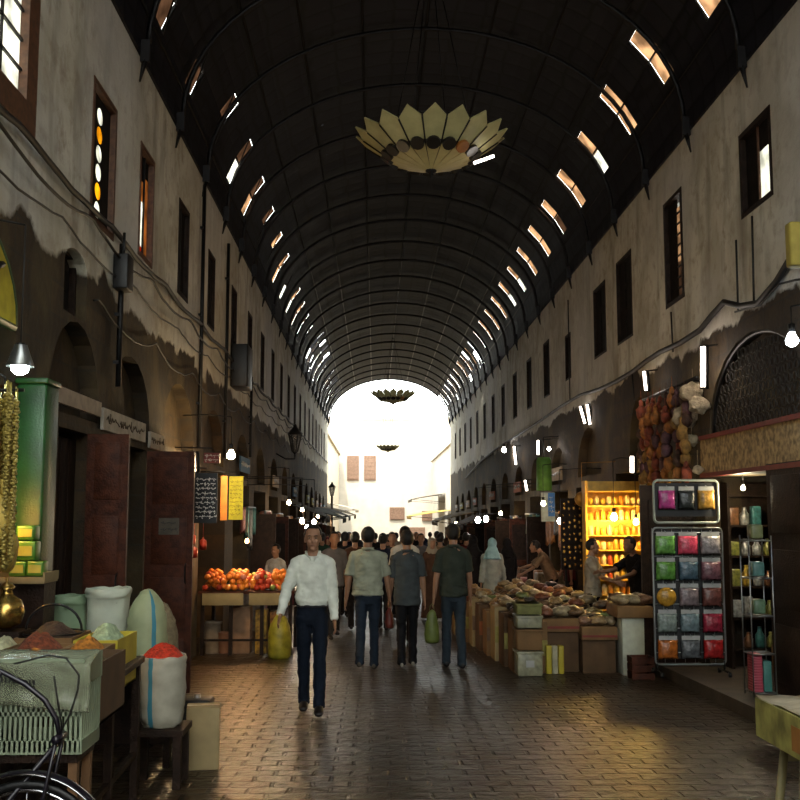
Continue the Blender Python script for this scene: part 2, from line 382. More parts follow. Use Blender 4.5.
for i in range(len(ys) - 1):
    for j in range(len(ths) - 1):
        ym = (ys[i] + ys[i + 1]) / 2; tm = (ths[j] + ths[j + 1]) / 2; w = ys[i + 1] - ys[i]
        on = any(abs(ym - d) < .05 for d in SKY_D) and w < .56
        if on and (18 < tm < 36 or 149 < tm < 168):
            if 149 < tm and R_.random() < .12: pass
            else: skyl.append((ys[i], ys[i + 1], ths[j], ths[j + 1])); continue
        if ym > 36 and (11 < tm < 18 or 168 < tm < 173 or 18 < tm < 36 or 142 < tm < 168) and R_.random() < .3: continue
        f = bm.faces.new((V[i][j], V[i][j + 1], V[i + 1][j + 1], V[i + 1][j]))
        for (hy, ht) in want_holes:
            if ys[i] <= hy < ys[i + 1] and ths[j] <= ht < ths[j + 1]: hf.append(f)
for f in hf:
    vs_ = list(f.verts); c_ = sum((v.co for v in vs_), Vector()) / 4; e1 = (vs_[1].co - vs_[0].co).normalized(); e2 = (vs_[3].co - vs_[0].co).normalized(); r_ = .022
    iv = [bm.verts.new(c_ + e1 * a_ * r_ + e2 * b_ * r_) for a_, b_ in ((-1, -1), (1, -1), (1, 1), (-1, 1))]
    bm.faces.remove(f)
    for k in range(4): bm.faces.new((vs_[k], vs_[(k + 1) % 4], iv[(k + 1) % 4], iv[k]))
me = bpy.data.meshes.new('ceiling'); bm.to_mesh(me); bm.free()
me = evalmesh(me, [('SOLIDIFY', dict(thickness=.05, offset=0.0))])
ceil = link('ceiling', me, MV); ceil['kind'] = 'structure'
P_tan = pane_mat('dusty_tan_glass', (.50, .36, .25)); P_white = pane_mat('dusty_white_glass', (.8, .78, .72)); P_org = pane_mat('amber_glass', (.45, .17, .05)); P_dim = pane_mat('sooty_glass', (.16, .11, .08))
mbs = [MB() for _ in range(4)]
for (y0, y1, t0, t1) in skyl:
    left = t0 > 90
    if left: k = R_.choices([0, 1, 2, 3], [.3, .22, .13, .35])[0]
    else: k = R_.choices([0, 1, 3], [.75, .15, .1])[0] if t1 < 28 else 0
    q = .03; A = vp(y0, t0, q); B = vp(y0, t1, q); D_ = vp(y1, t0, q); E_ = vp(y1, t1, q)
    A2, B2, D2, E2 = [p + (p - Vector((VC, p.y, SPR))).normalized() * .012 for p in (A, B, D_, E_)]
    mbs[k].add([A, B, E_, D_, A2, B2, E2, D2], [(0, 1, 2, 3), (7, 6, 5, 4), (0, 4, 5, 1), (1, 5, 6, 2), (2, 6, 7, 3), (3, 7, 4, 0)])
for k, pm in enumerate((P_tan, P_white, P_org, P_dim)):
    o = part('skylight_glass', mbs[k], pm, ceil)
# skylight cross bars
mb = MB()
for d in SKY_D:
    for (ta, tb) in ((18, 36), (149, 168)):
        for yy in (d - .27, d + .27): mb.tube([vp(yy, ta + (tb - ta) * k / 5, -.01) for k in range(6)], .018, 4)
        for t in (ta, (ta + tb) / 2, tb): mb.tube([vp(d - .27, t, -.01), vp(d + .27, t, -.01)], .018, 4)
        if ta > 90: mb.tube([vp(d - .27, ta, -.01), vp(d + .27, tb, -.01)], .012, 4)
part('skylight_bar', mb, M_iron, ceil)
# purlins
mb = MB()
for t in (14, 40, 56, 73, 90, 107, 124, 140, 171): mb.tube([vp(VB0 + .05, t, -.04), vp(YEND - .05, t, -.04)], .022, 4)
part('purlin', mb, M_iron, ceil)
# arched ribs
rn = 0; yy = .6 + 2
M_rib = mat('rib_iron', (.03, .028, .03), .5, metal=.7, var=.2)
while yy < YEND:
    mb = MB(); pts = [vp(yy, t, -.10) for t in range(0, 181, 6)]; mb.tube(pts, [(.02, .035)] * len(pts), 4)
    for s_ in (-1, 1):
        xw = VC + s_ * (VA - .07); mb.box((xw, yy, SPR - .08), (.10, .05, .24), taper=1.0); mb.tube([(xw, yy, SPR - .18), (xw + s_ * .05, yy, SPR - .42)], [.035, .010], 4)
    rn += 1; struct('trim_%d' % rn, mb, M_rib); yy += 2.0

# windows
W_amb = pane_mat('window_amber', (.42, .22, .09)); W_white = pane_mat('window_white', (.9, .88, .8)); W_yel = pane_mat('window_yellow', (.95, .55, .06)); W_red = pane_mat('window_red', (.55, .09, .02))
M_wdark = mat('dark_window_fill', (.018, .014, .012), .85, spec=.1, var=.3)
wn = 0
def window(side, xf, w, kind):
    global wn; wn += 1
    y0, y1, z0, z1 = w; xs = xf + side * .06; d = .05
    root = thing('window_%d' % wn, None, None, (xs, 0, 0)); root['kind'] = 'structure'
    mb = MB(); fw = {'bright': .22, 'dark': .035}.get(kind, .055)
    for (a, b_, c, e) in ((y0, y0 + fw, z0, z1), (y1 - fw, y1, z0, z1), (y0 + fw, y1 - fw, z0, z0 + fw), (y0 + fw, y1 - fw, z1 - fw, z1)):
        mb.box((-side * .005, (a + b_) / 2, (c + e) / 2), (.13, b_ - a, e - c))
    part('window_frame', mb, M_frame if kind in ('bright', 'circles', 'stained') else M_wood2, root)
    Y0, Y1, Z0, Z1 = y0 + fw, y1 - fw, z0 + fw, z1 - fw; cy = (Y0 + Y1) / 2
    def pan(a, b_, c, e, m, x=0.0, nm='pane'):
        q = MB(); q.box((x, (a + b_) / 2, (c + e) / 2), (.012, b_ - a, e - c)); part(nm, q, m, root)
    if kind == 'bright':
        pan(Y0, Y1, Z0, Z1, W_white)
        q = MB()
        for k in range(1, 5): q.box((-side * .02, Y0 + (Y1 - Y0) * k / 5, (Z0 + Z1) / 2), (.02, .018, Z1 - Z0))
        for k in range(1, 6): q.box((-side * .02, cy, Z0 + (Z1 - Z0) * k / 6), (.02, Y1 - Y0, .018))
        part('muntin', q, M_iron, root)
    elif kind == 'circles':
        q = MB(); q.box((0, cy, (Z0 + Z1) / 2), (.03, Y1 - Y0, Z1 - Z0)); me = q.mesh(); recalc(me); ct = MB()
        for k in range(6):
            zc = Z1 - .17 - k * (Z1 - Z0 - .3) / 5; ct.prism([(cy + .10 * math.cos(2 * PI * i / 16), zc + .08 * math.sin(2 * PI * i / 16)) for i in range(16)], 'x', -.1, .1)
        cme = ct.mesh(); recalc(cme); co = bpy.data.objects.new('cut', cme); C.objects.link(co); me = evalmesh(me, [('BOOLEAN', dict(operation='DIFFERENCE', solver='EXACT', object=co))]); bpy.data.objects.remove(co)
        part('shutter_panel', me, M_wdark, root)
        cols = [W_white, W_yel, W_white, W_white, W_yel, W_white]
        for k in range(6):
            zc = Z1 - .17 - k * (Z1 - Z0 - .3) / 5; q = MB()
            q.prism([(cy + .099 * math.cos(2 * PI * i / 16), zc + .079 * math.sin(2 * PI * i / 16)) for i in range(16)], 'x', -.012, .012); part('round_pane', q, cols[k], root)
    elif kind == 'stained':
        zz = [Z0, Z0 + .12, Z0 + .62, Z0 + .85, Z1]; cs = [W_red, W_white, W_amb, M_wdark]
        for k in range(4): pan(Y0, Y0 + .36, zz[k], zz[k + 1], cs[k])
        pan(Y0 + .36, Y1, Z0, Z1 - .2, W_amb); pan(Y0 + .36, Y1, Z1 - .2, Z1, M_wdark)
        q = MB(); q.box((-side * .01, Y0 + .36, (Z0 + Z1) / 2), (.03, .03, Z1 - Z0)); part('muntin', q, M_iron, root)
    elif kind == 'amber':
        pan(Y0, cy, Z0, Z1, P_dim); pan(cy, Y1, Z0, Z1, M_wdark, nm='shutter_panel')
        q = MB(); q.box((-side * .01, cy, (Z0 + Z1) / 2), (.03, .03, Z1 - Z0)); part('muntin', q, M_iron, root)
    elif kind == 'half':
        pan(Y0 + .42, Y1, Z0, Z1, M_wdark, nm='shutter_panel'); pan(Y0, Y0 + .42, Z0 + .05, Z0 + .55, W_white); pan(Y0, Y0 + .42, Z0 + .55, Z1, M_wdark, nm='shutter_panel')
        q = MB(); q.box((-side * .01, Y0 + .42, (Z0 + Z1) / 2), (.03, .03, Z1 - Z0)); part('muntin', q, M_frame, root)
    elif kind == 'lattice':
        pan(Y0 + .36, Y1, Z0, Z1, M_wdark, nm='shutter_panel'); pan(Y0, Y0 + .36, Z0 + .5, Z1 - .12, P_tan); pan(Y0, Y0 + .36, Z0, Z0 + .5, P_dim)
        q = MB()
        for k in range(1, 9): q.box((-side * .01, Y0 + .18, Z0 + k * .145), (.02, .36, .02))
        q.box((-side * .01, Y0 + .18, (Z0 + Z1) / 2), (.02, .02, Z1 - Z0)); part('muntin', q, M_iron, root)
    else:
        for (a, b_) in ((Y0, cy - .006), (cy + .006, Y1)):
            q = MB(); q.box((0, (a + b_) / 2, (Z0 + Z1) / 2), (.03, b_ - a, Z1 - Z0))
            for k in range(3): q.box((-side * .02, (a + b_) / 2, Z0 + (k + .5) * (Z1 - Z0) / 3), (.014, (b_ - a) - .1, (Z1 - Z0) / 3 - .1))
            part('shutter', q, M_wdark, root)  # shutters added to block the sky behind and keep these windows dark
kl = {0: 'bright', 1: 'circles', 2: 'stained', 3: 'amber', 4: 'dark', 6: 'amber'}
for i, w in enumerate(LWIN): window(-1, WL, w, kl.get(i, 'dark'))
kr = {1: 'half', 2: 'lattice'}
window(-1, WL - .1, LSLIT, 'dark')  # dark panels added in the slit to make it read dark
for i, w in enumerate(RWIN): window(1, WR, w, kr.get(i, 'dark'))

# kerb and raised pavement at the right
M_kerb = mat('pavement_slabs', (.075, .055, .038), .6, var=.35, scale=4, bump=.3)
mb = MB()
def wedge(mb, x0, x1, y0, y1, h):
    mb.add([(x0, y0, gz(y0) - .05), (x1, y0, gz(y0) - .05), (x1, y1, gz(y1) - .05), (x0, y1, gz(y1) - .05), (x0, y0, gz(y0) + h), (x1, y0, gz(y0) + h), (x1, y1, gz(y1) + h), (x0, y1, gz(y1) + h)],
           [(3, 2, 1, 0), (4, 5, 6, 7), (0, 1, 5, 4), (1, 2, 6, 5), (2, 3, 7, 6), (3, 0, 4, 7)])
wedge(mb, 3.44, WR + 2.6, YBACK, 13.1, .13); struct('trim_pavement', mb, M_kerb)

# the open street beyond the vault
M_out = mat('sunlit_plaster', (.80, .72, .60), .9, var=.08, scale=1.5)
M_out2 = mat('sunlit_plaster_warm', (.78, .66, .48), .9, var=.08, scale=1.5)
M_shut = mat('faded_shutter', (.30, .18, .12), .8, var=.2)
def bldg(name, x0, x1, y0, y1, h, m, label, wins=()):
    root = thing(name, label, 'building', ((x0 + x1) / 2, y0, gz(y0)))
    q = MB(); q.box((0, (y1 - y0) / 2, h / 2 - .5), (x1 - x0, y1 - y0, h + 1)); 
    q.box((0, (y1 - y0) / 2, h + .1), (x1 - x0 + .3, y1 - y0 + .3, .2)); part('wall', q, m, root)
    for (u, v, w_, h_) in wins:
        q = MB(); q.box((u, -.05, v), (w_, .1, h_)); q.box((u, -.11, v), (w_ - .2, .04, h_ - .2))
        for k in range(6): q.box((u, -.13, v - h_ / 2 + (k + .5) * h_ / 6), (w_ - .25, .03, .05))
        part('window_shutter', q, M_shut, root)
D_ = 84
a = at(353, 468, D_); b_ = at(370, 468, D_); cxx = 2.0
bldg('building', -6, 10, D_, D_ + 6, 11, M_out, 'sunlit cream building closing the street with two brown shuttered windows',
     [(a.x - cxx, a.z - gz(D_), .95, 2.0), (b_.x - cxx, b_.z - gz(D_), .95, 2.0), (at(415, 500, D_).x - cxx, 1.2, 1.6, 2.2), (at(397, 497, D_).x - cxx, 3.4, 1.2, 1.0), (at(428, 492, D_).x - cxx, 3.2, 1.0, .8)])
bldg('building', -8, -2.9, 57, 83.5, 7.5, M_out2, 'bright warm building along the left of the open street')
bldg('building', 4.6, 10, 57, 83.5, 7.0, M_out, 'bright pale building along the right of the open street')
# behind the camera: plain house fronts
bldg('building', -8, -3.0, -24, -8, 7.5, M_out2, 'left house front beyond the near mouth of the arcade')
bldg('building', 4.6, 10, -24, -8, 7.5, M_out2, 'right house front beyond the near mouth of the arcade')
# ================================================================= PEOPLE
M_skin = mat('skin_olive', (.42, .22, .13), .55, var=.08, scale=20)
M_hair = mat('black_hair', (.008, .007, .006), .55, var=.3, scale=60, bump=.5, bscale=120)
M_shoe = mat('black_leather', (.012, .010, .009), .35, var=.2)
M_eye = mat('eye_dark', (.01, .008, .006), .2, var=0); M_lip = mat('lip', (.22, .09, .07), .5, var=0); M_eyew = mat('eye_white', (.30, .26, .22), .3, var=0)
def cloth(name, col, sc=7): return mat('cloth_' + name, col, .85, var=.16, scale=sc, bump=.25, bscale=25, spec=.15)
def wrinkle(me, amp, freq=9, seed=0):
    ns = [v.normal.copy() for v in me.vertices]
    for v, n_ in zip(me.vertices, ns):
        p = Vector((v.co.x * freq, v.co.y * freq, v.co.z * freq * 1.6)) + Vector((seed, 0, 0))
        v.co += n_ * amp * (noise.noise(p) + .5 * noise.noise(p * 2.3))
    me.update()
def person(label, loc, rz, H=1.75, legs=((22, 4), (-18, 12)), arms=((12, 8, 12), (-10, 8, 10)), shirt=None, shirt_len=.86, sleeve=.45, pants=None, style='man', tuck=False,
           vox=.012, hair='short', bulk=1.0, detail=False, seed=0, group=None, lean=0.0, head_turn=0.0, scarf=None, cat='person', skin=None, shoe=None, sit=False):
    root = thing('person', label, cat, loc, rz, group); s = H / 1.75; skin = skin or M_skin
    J = {}
    for sd, (a, b) in zip((-1, 1), legs):
        a, b = math.radians(a), math.radians(b); h = Vector((sd * .078, 0, 0)); k = h + Vector((sd * -.002, -math.sin(a), -math.cos(a))) * .43
        an = k + Vector((0, -math.sin(a - b), -math.cos(a - b))) * .43; J[sd] = [h, k, an]
    low = min(J[-1][2].z, J[1][2].z); hz = .075 - low
    for sd in (-1, 1): J[sd] = [p + Vector((0, 0, hz)) for p in J[sd]]
    L = math.radians(lean)
    def T(x, y, z):  # torso coords above hip, leaned forward
        return Vector((x, y * math.cos(L) - z * math.sin(L), hz + z * math.cos(L) + y * math.sin(L)))
    A = {}
    for sd, (a, o, b) in zip((-1, 1), arms):
        a, o, b = math.radians(a), math.radians(o), math.radians(b); sh = T(sd * .160 * bulk, 0, .475)
        d = Vector((sd * math.sin(o), -math.sin(a) * math.cos(o), -math.cos(a) * math.cos(o))); el = sh + d * .29
        d2 = Vector((sd * math.sin(o) * .6, -math.sin(a + b) * math.cos(o), -math.cos(a + b) * math.cos(o))).normalized(); wr = el + d2 * .255
        A[sd] = [sh, el, wr, d2]
    nk = T(0, .005, .575); hd = T(0, -.02 - .04 * math.sin(L), .715)
    if lean: hd += Vector((0, -.02, 0))
    Hr = rotz(math.radians(head_turn))
    # body
    mb = MB()
    for sd in (-1, 1):
        h, k, an = J[sd]; mb.tube([h + Vector((0, 0, .05)), h + (k - h) * .3, k, k + (an - k) * .35, an, an + Vector((0, 0, -.02))], [(.07, .08), (.062, .07), (.045, .05), (.042, .048), (.032, .036), .032], 10)
        mb.tube([an + Vector((0, .05, -.035)), an + Vector((0, -.04, -.03)), an + Vector((0, -.14, -.05)), an + Vector((0, -.17, -.055))], [(.03, .03), (.036, .035), (.04, .02), (.03, .014)], 8)
        sh, el, wr, d2 = A[sd]; mb.ball(sh, .052 * bulk, 8, 6)
        mb.tube([sh, sh + (el - sh) * .5, el, el + (wr - el) * .3, wr], [(.052, .052), (.045, .047), (.038, .038), (.038, .036), (.026, .022)], 10)
        side = Vector((0, 1, 0)); side = (side - d2 * side.dot(d2)).normalized(); nrm = d2.cross(side)
        mb.tube([wr - d2 * .01, wr + d2 * .04, wr + d2 * .085], [(.02, .026), (.017, .038), (.014, .036)], 8, up=side)
        for q in range(4):
            off = side * (-.03 + .02 * q); ln = (.062, .075, .07, .055)[q]; b0 = wr + d2 * .075 + off; inn = -nrm * sd * (-1)
            c1 = b0 + d2 * ln * .5 + nrm * sd * .004; c2 = c1 + (d2 * .75 + nrm * (-sd) * .55).normalized() * ln * .5
            mb.tube([b0, c1, c2], [.0098, .009, .0075], 6)
        t0 = wr + d2 * .03 - side * .028; mb.tube([t0, t0 + (d2 - side * .9).normalized() * .035, t0 + (d2 - side * .35).normalized() * .065], [.013, .0105, .008], 6)
    mb.tube([T(0, 0, -.06), T(0, 0, .03), T(0, 0, .15), T(0, 0, .30), T(0, .0, .43), T(0, .005, .52), T(0, .01, .56)],
            [(.12 * bulk, .085), (.13 * bulk, .09), (.115 * bulk, .08), (.13 * bulk, .09), (.15 * bulk, .095), (.12 * bulk, .075), (.06, .06)], 14, up=Vector((0, 1, 0)))
    mb.tube([T(0, .01, .53), nk, T(0, -.005, .65)], [(.06, .058), (.055, .055), (.052, .055)], 10, up=Vector((0, 1, 0)))
    def hp(x, y, z): return hd + Hr @ Vector((x, y, z))
    mb.ball(hp(0, .008, .025), (.081, .096, .097), 14, 10); mb.ball(hp(0, -.022, -.04), (.060, .068, .078), 12, 8); mb.ball(hp(0, -.06, -.098), (.028, .026, .024), 8, 6)
    mb.tube([hp(0, -.086, .018), hp(0, -.104, -.018), hp(0, -.098, -.034)], [(.008, .008), (.013, .012), (.016, .008)], 8)
    for sd in (-1, 1): mb.ball(hp(sd * .077, .008, -.012), (.010, .020, .032), 8, 6); mb.ball(hp(sd * .034, -.070, -.03), (.022, .018, .018), 8, 6)
    mb.tube([hp(-.045, -.080, .030), hp(0, -.088, .032), hp(.045, -.080, .030)], [.009, .010, .009], 6)
    body = remesh(mb, min(vox, .0065) if detail else vox, 1); part('body', body, skin, root)
    # eyes, brows, mouth
    if detail:
        for sd in (-1, 1):
            q = MB(); q.ball(hp(sd * .031, -.080, .006), (.012, .006, .006), 10, 8); e = part('eye', q, M_eyew, root)
            q = MB(); q.ball(hp(sd * .031, -.086, .006), (.006, .004, .006), 8, 6); part('pupil', q, M_eye, e)
            q = MB(); q.tube([hp(sd * .014, -.092, .026), hp(sd * .032, -.091, .031), hp(sd * .052, -.079, .026)], [(.004, .003), (.005, .004), .002], 6); part('eyebrow', q, M_hair, root)
        q = MB(); q.tube([hp(-.026, -.083, -.062), hp(0, -.091, -.060), hp(.026, -.083, -.062)], [.003, (.005, .006), .003], 6); part('mouth', q, M_lip, root)
    # hair / scarf
    if hair and not scarf:
        q = MB(); q.ball((0, 0, 0), 1.0, 24, 18); me = q.mesh(); bm = bmesh.new(); bm.from_mesh(me)
        kill = []
        rec = .045 if hair == 'receding' else .02
        for f in bm.faces:
            c = f.calc_center_median(); x, y, z = c.x * .090, .014 + c.y * .110, .030 + c.z * .108
            if (y < -.030 and z < .092) or (y < .005 and z < .03) or (z < -.065) or (y < .035 and z < -.02): kill.append(f)
        bmesh.ops.delete(bm, geom=kill, context='FACES')
        for v in bm.verts:
            nn = 1 + .05 * noise.noise(v.co * 5 + Vector((seed, 0, 0))); v.co = hd + Hr @ Vector((v.co.x * .092 * nn, .014 + v.co.y * .112 * nn, .030 + v.co.z * .112 * nn))
        bm.to_mesh(me); bm.free(); me = evalmesh(me, [('SOLIDIFY', dict(thickness=.012, offset=-1.0)), ('SUBSURF', dict(levels=1))])
        part('hair', me, M_hair, root)
        if hair == 'cap': pass
    if scarf:
        mb = MB(); mb.ball(hp(0, .018, .02), (.096, .108, .122), 12, 9); mb.tube([hp(0, .03, -.05), T(0, .02, .55), T(0, .03, .42)], [(.09, .08), (.15, .11), (.20, .14)], 12, up=Vector((0, 1, 0)))
        me = remesh(mb, .016, 3); wrinkle(me, .01, 8, seed)
        bm = bmesh.new(); bm.from_mesh(me); inv = Hr.transposed()
        kl_ = [f for f in bm.faces if (lambda p: p.y < -.04 and abs(p.x) < .055 and -.10 < p.z < .075)(inv @ (f.calc_center_median() - hd))]
        bmesh.ops.delete(bm, geom=kl_, context='FACES'); bm.to_mesh(me); bm.free(); part('headscarf', me, scarf, root)
    if style == 'man':
        if shirt:
            mb = MB(); zb = .98 - .93 if tuck else shirt_len - .93
            if tuck: secs = [(.062, .138, .104), (.078, .146, .113), (.12, .168, .130), (.2, .160, .122), (.32, .163, .124), (.42, .172, .122), (.485, .155, .105), (.530, .095, .082), (.552, .072, .070)]
            else: secs = [(zb, .182, .150), (zb + .01, .182, .150), (.06, .176, .140), (.18, .166, .126), (.32, .166, .124), (.42, .174, .122), (.485, .157, .105), (.530, .095, .082), (.552, .072, .070)]
            mb.tube([T(0, .0, z) for z, a, b in secs], [(a * bulk, b) for z, a, b in secs], 18, up=Vector((0, 1, 0)))
            for sd in (-1, 1):
                sh, el, wr, d2 = A[sd]; mb.tube([T(sd * .035, .005, .548), T(sd * .09, .003, .528), sh + Vector((0, 0, .012))], [(.05, .04), (.055, .042), (.058, .05)], 10); mb.ball(sh, .060 * bulk, 10, 8); pts = [sh, sh + (el - sh) * .5]; rr = [(.060, .064), (.060, .066)]
                if sleeve <= .5: pts.append(sh + (el - sh) * (sleeve / .5)); rr.append((.066, .072))
                else:
                    pts += [el, el + (wr - el) * .55]; rr += [(.054, .058), (.048, .05)]
                    if sleeve > .9: pts += [wr - d2 * .01, wr + d2 * .005]; rr += [(.040, .042), (.037, .04)]
                mb.tube(pts, rr, 12)
            me = remesh(mb, max(vox * .85, .010), 3); wrinkle(me, .012 if detail else .010, 9, seed); so = part('shirt', me, shirt, root)
            if detail:
                q = MB()
                for sd in (-1, 1): q.sheet(lambda u, v: T(sd * (.012 + .065 * u), -.095 + .080 * u - .014 * (1 - v), .530 - .055 * v * (1 - u) + .03 * u + .008), 4, 3, thick=.004)
                q.sheet(lambda u, v: T(.078 * math.cos(PI * u), .015 + .07 * math.sin(PI * u), .555 + .04 * v), 10, 2, thick=.004)
                part('collar', q, shirt, so)
        if pants:
            mb = MB(); mb.tube([T(0, 0, .085), T(0, 0, .02), Vector((0, .005, hz - .06)), Vector((0, .005, hz - .11))], [(.153 * bulk, .120), (.155 * bulk, .123), (.155 * bulk, .126), (.13 * bulk, .11)], 16, up=Vector((0, 1, 0)))
            for sd in (-1, 1):
                h, k, an = J[sd]; mb.tube([h + Vector((0, 0, -.02)), h + (k - h) * .35, k, k + (an - k) * .5, an + Vector((0, 0, .03)), an + Vector((0, -.005, -.03))], [(.082, .112), (.080, .102), (.062, .072), (.058, .066), (.056, .070), (.060, .080)], 12)
            me = remesh(mb, max(vox * .85, .010), 2); wrinkle(me, .009, 8, seed + 3); po = part('trousers', me, pants, root)
            if tuck or detail:
                q = MB(); q.tube([T((.158 * bulk) * math.cos(2 * PI * k / 24), .125 * math.sin(2 * PI * k / 24), .070) for k in range(24)], [(.018, .004)] * 24, 6, closed=True, up=Vector((0, 0, 1)))
                part('belt', q, M_shoe, root)
        for sd in (-1, 1):
            an = J[sd][2]; q = MB(); q.tube([an + Vector((0, .075, -.035)), an + Vector((0, .04, -.028)), an + Vector((0, -.05, -.030)), an + Vector((0, -.14, -.046)), an + Vector((0, -.195, -.052)), an + Vector((0, -.205, -.055))],
                   [(.02, .03), (.038, .044), (.044, .044), (.047, .028), (.036, .02), (.02, .012)], 10); part('shoe', q, shoe or M_shoe, root)
    elif style == 'robe':
        mb = MB(); secs = [(-hz + .06, .25, .27), (-hz + .3, .23, .25), (-.3, .21, .21), (-.1, .19, .165), (.05, .170, .14), (.2, .155, .13), (.35, .16, .13), (.46, .165, .12), (.53, .10, .09), (.57, .06, .06)]
        mb.tube([T(0, 0, z) if z > 0 else Vector((0, 0, hz + z)) for z, a, b in secs], [(a * bulk, b) for z, a, b in secs], 18, up=Vector((0, 1, 0)))
        for sd in (-1, 1):
            sh, el, wr, d2 = A[sd]; mb.tube([T(sd * .035, .005, .545), T(sd * .09, .003, .525), sh], [(.05, .04), (.055, .042), (.058, .05)], 10); mb.ball(sh, .064, 10, 8); mb.tube([sh, el, wr - d2 * .01], [(.068, .07), (.06, .062), (.058, .062)], 10)
        me = remesh(mb, .016, 3); wrinkle(me, .014, 6, seed); part('robe', me, shirt, root)
        for sd in (-1, 1):
            an = J[sd][2]; q = MB(); q.tube([an + Vector((0, .06, -.04)), an + Vector((0, -.05, -.035)), an + Vector((0, -.17, -.05))], [(.03, .03), (.042, .035), (.03, .018)], 8); part('shoe', q, shoe or M_shoe, root)
    root.scale = (s, s, s)
    return root, J, A
def ground(x, y):
    v = CR @ Vector(((x - 400) / FPX, -(y - 400) / FPX, -1)); t = -CAMZ / (v.z + .02 * v.y); return Vector((0, 0, CAMZ)) + v * t
def gp(px, D): p = at(px, 540, D); return Vector((p.x, D, gz(D)))
C_white = cloth('white_shirt', (.95, 1.0, .90)); C_navy = cloth('dark_navy_jeans', (.007, .012, .024)); C_sage = cloth('pale_sage_shirt', (.46, .49, .37)); C_jean = cloth('blue_jeans', (.022, .034, .055))
C_grey = cloth('blue_grey_shirt', (.075, .088, .092)); C_blk = cloth('black_trousers', (.010, .010, .012)); C_olive = cloth('dark_olive_shirt', (.05, .06, .045)); C_jean2 = cloth('washed_jeans', (.035, .05, .065))
person('man in a white long-sleeved shirt and dark jeans walking towards the camera', gp(313, 10.3), math.radians(2), 1.77, legs=((-4, 12), (20, 2)), arms=((24, 17, 10), (6, 7, 14)), shirt=C_white, sleeve=1.0, pants=C_navy, tuck=True, detail=True, hair='receding', seed=1)
person('man in a pale sage short-sleeved shirt and blue jeans walking away', gp(368, 13.3), math.radians(177), 1.76, legs=((8, 2), (-14, 22)), arms=((5, 12, 12), (-4, 12, 8)), shirt=C_sage, shirt_len=.93, sleeve=.42, pants=C_jean, detail=True, bulk=1.12, seed=2, shoe=cm(.10, .08, .06))
person('man in a blue-grey shirt and black trousers walking away in the middle', gp(407, 13.6), math.radians(181), 1.72, legs=((6, 2), (-6, 8)), arms=((-3, 9, 10), (4, 9, 10)), shirt=C_grey, shirt_len=.80, sleeve=.42, pants=C_blk, detail=True, bulk=1.0, seed=3, shoe=cm(.30, .27, .22))
person('man in a dark olive tee shirt and washed jeans walking away, rightmost of the four', gp(453, 13.5), math.radians(184), 1.80, legs=((-8, 10), (8, 2)), arms=((3, 9, 14), (-6, 11, 10)), shirt=C_olive, shirt_len=.88, sleeve=.40, pants=C_jean2, detail=True, bulk=1.0, seed=4)
# carried bag
def bag(label, loc, col, w=.24, h=.34, name='carrier_bag', rz=0):
    t = thing(name, label, 'bag', loc, rz); q = MB(); q.tube([(0, 0, -h), (0, 0, -h * .95), (0, 0, -h * .5), (0, 0, -.06), (0, 0, 0)], [(w * .3, .03), (w * .5, .06), (w * .48, .07), (w * .3, .03), (w * .12, .01)], 14, up=Vector((0, 1, 0)))
    me = q.mesh(); recalc(me); me = evalmesh(me, [('SUBSURF', dict(levels=1))]); wrinkle(me, .012, 12, 5); part('bag_body', me, cm(*col, .5), t)
    q = MB(); q.tube([(-.03, 0, -.01), (-.02, 0, .05), (0, 0, .07), (.02, 0, .05), (.03, 0, -.01)], .004, 5); part('handle', q, cm(*col, .5), t)
bag('olive green carrier bag hanging at the middle walking man\'s right side', Vector((at(431, 600, 13.5).x, 13.3, at(430, 608, 13.5).z)), (.16, .20, .04), .2, .42)
bag('dark red bag carried beside the man in the sage shirt', Vector((at(389, 600, 13.3).x, 13.15, at(388, 606, 13.3).z)), (.16, .03, .02), .12, .26)

# crowd: a few figures built once, then copied with their own clothes
PAL = {'black': (.012, .011, .012), 'charcoal': (.03, .03, .033), 'navy': (.015, .022, .05), 'brown': (.10, .05, .03), 'white': (.55, .55, .52), 'cream': (.42, .37, .28), 'grey': (.14, .14, .15), 'maroon': (.12, .02, .02), 'blue': (.06, .12, .26), 'tan': (.26, .17, .10), 'pink': (.4, .2, .2), 'pale blue': (.34, .60, .66), 'ash': (.34, .38, .34), 'dark green': (.02, .05, .03)}
PM = {k: cloth(k.replace(' ', '_'), v) for k, v in PAL.items()}
protoA, _, _ = person('proto', (0, -40, 0), 0, 1.72, legs=((10, 3), (-10, 12)), shirt=PM['grey'], pants=PM['black'], vox=.017, seed=5)
protoB, _, _ = person('proto', (0, -40, 0), 0, 1.70, legs=((-6, 8), (14, 3)), arms=((18, 9, 20), (-12, 9, 14)), shirt=PM['grey'], pants=PM['navy'], sleeve=1.0, shirt_len=.82, vox=.017, seed=6)
protoC, _, _ = person('proto', (0, -40, 0), 0, 1.60, legs=((4, 2), (-4, 4)), style='robe', shirt=PM['black'], scarf=PM['black'], vox=.017, seed=7)
def crowd(proto, px, D, rz, label, top, bottom=None, sc=1.0, headc=None):
    p = gp(px, D); r = copy_tree(proto); r.location = p; r.rotation_euler = (0, 0, math.radians(rz)); r.scale = tuple(q * sc for q in proto.scale); r['label'] = label
    for ch in r.children:
        n_ = ch.name.split('.')[0]; m = {'shirt': top, 'robe': top, 'trousers': bottom, 'headscarf': headc or top}.get(n_)
        if m:
            ch.material_slots[0].link = 'OBJECT'; ch.material_slots[0].material = PM[m]
    return r
A_, B_, C_ = protoA, protoB, protoC
crowd(C_, 492, 19.4, 170, 'woman in a pale blue headscarf and long light coat beside the right stall', 'ash', headc='pale blue', sc=1.0)
crowd(C_, 507, 20.1, 200, 'woman in a black robe and headscarf just right of the pale blue scarf', 'black')
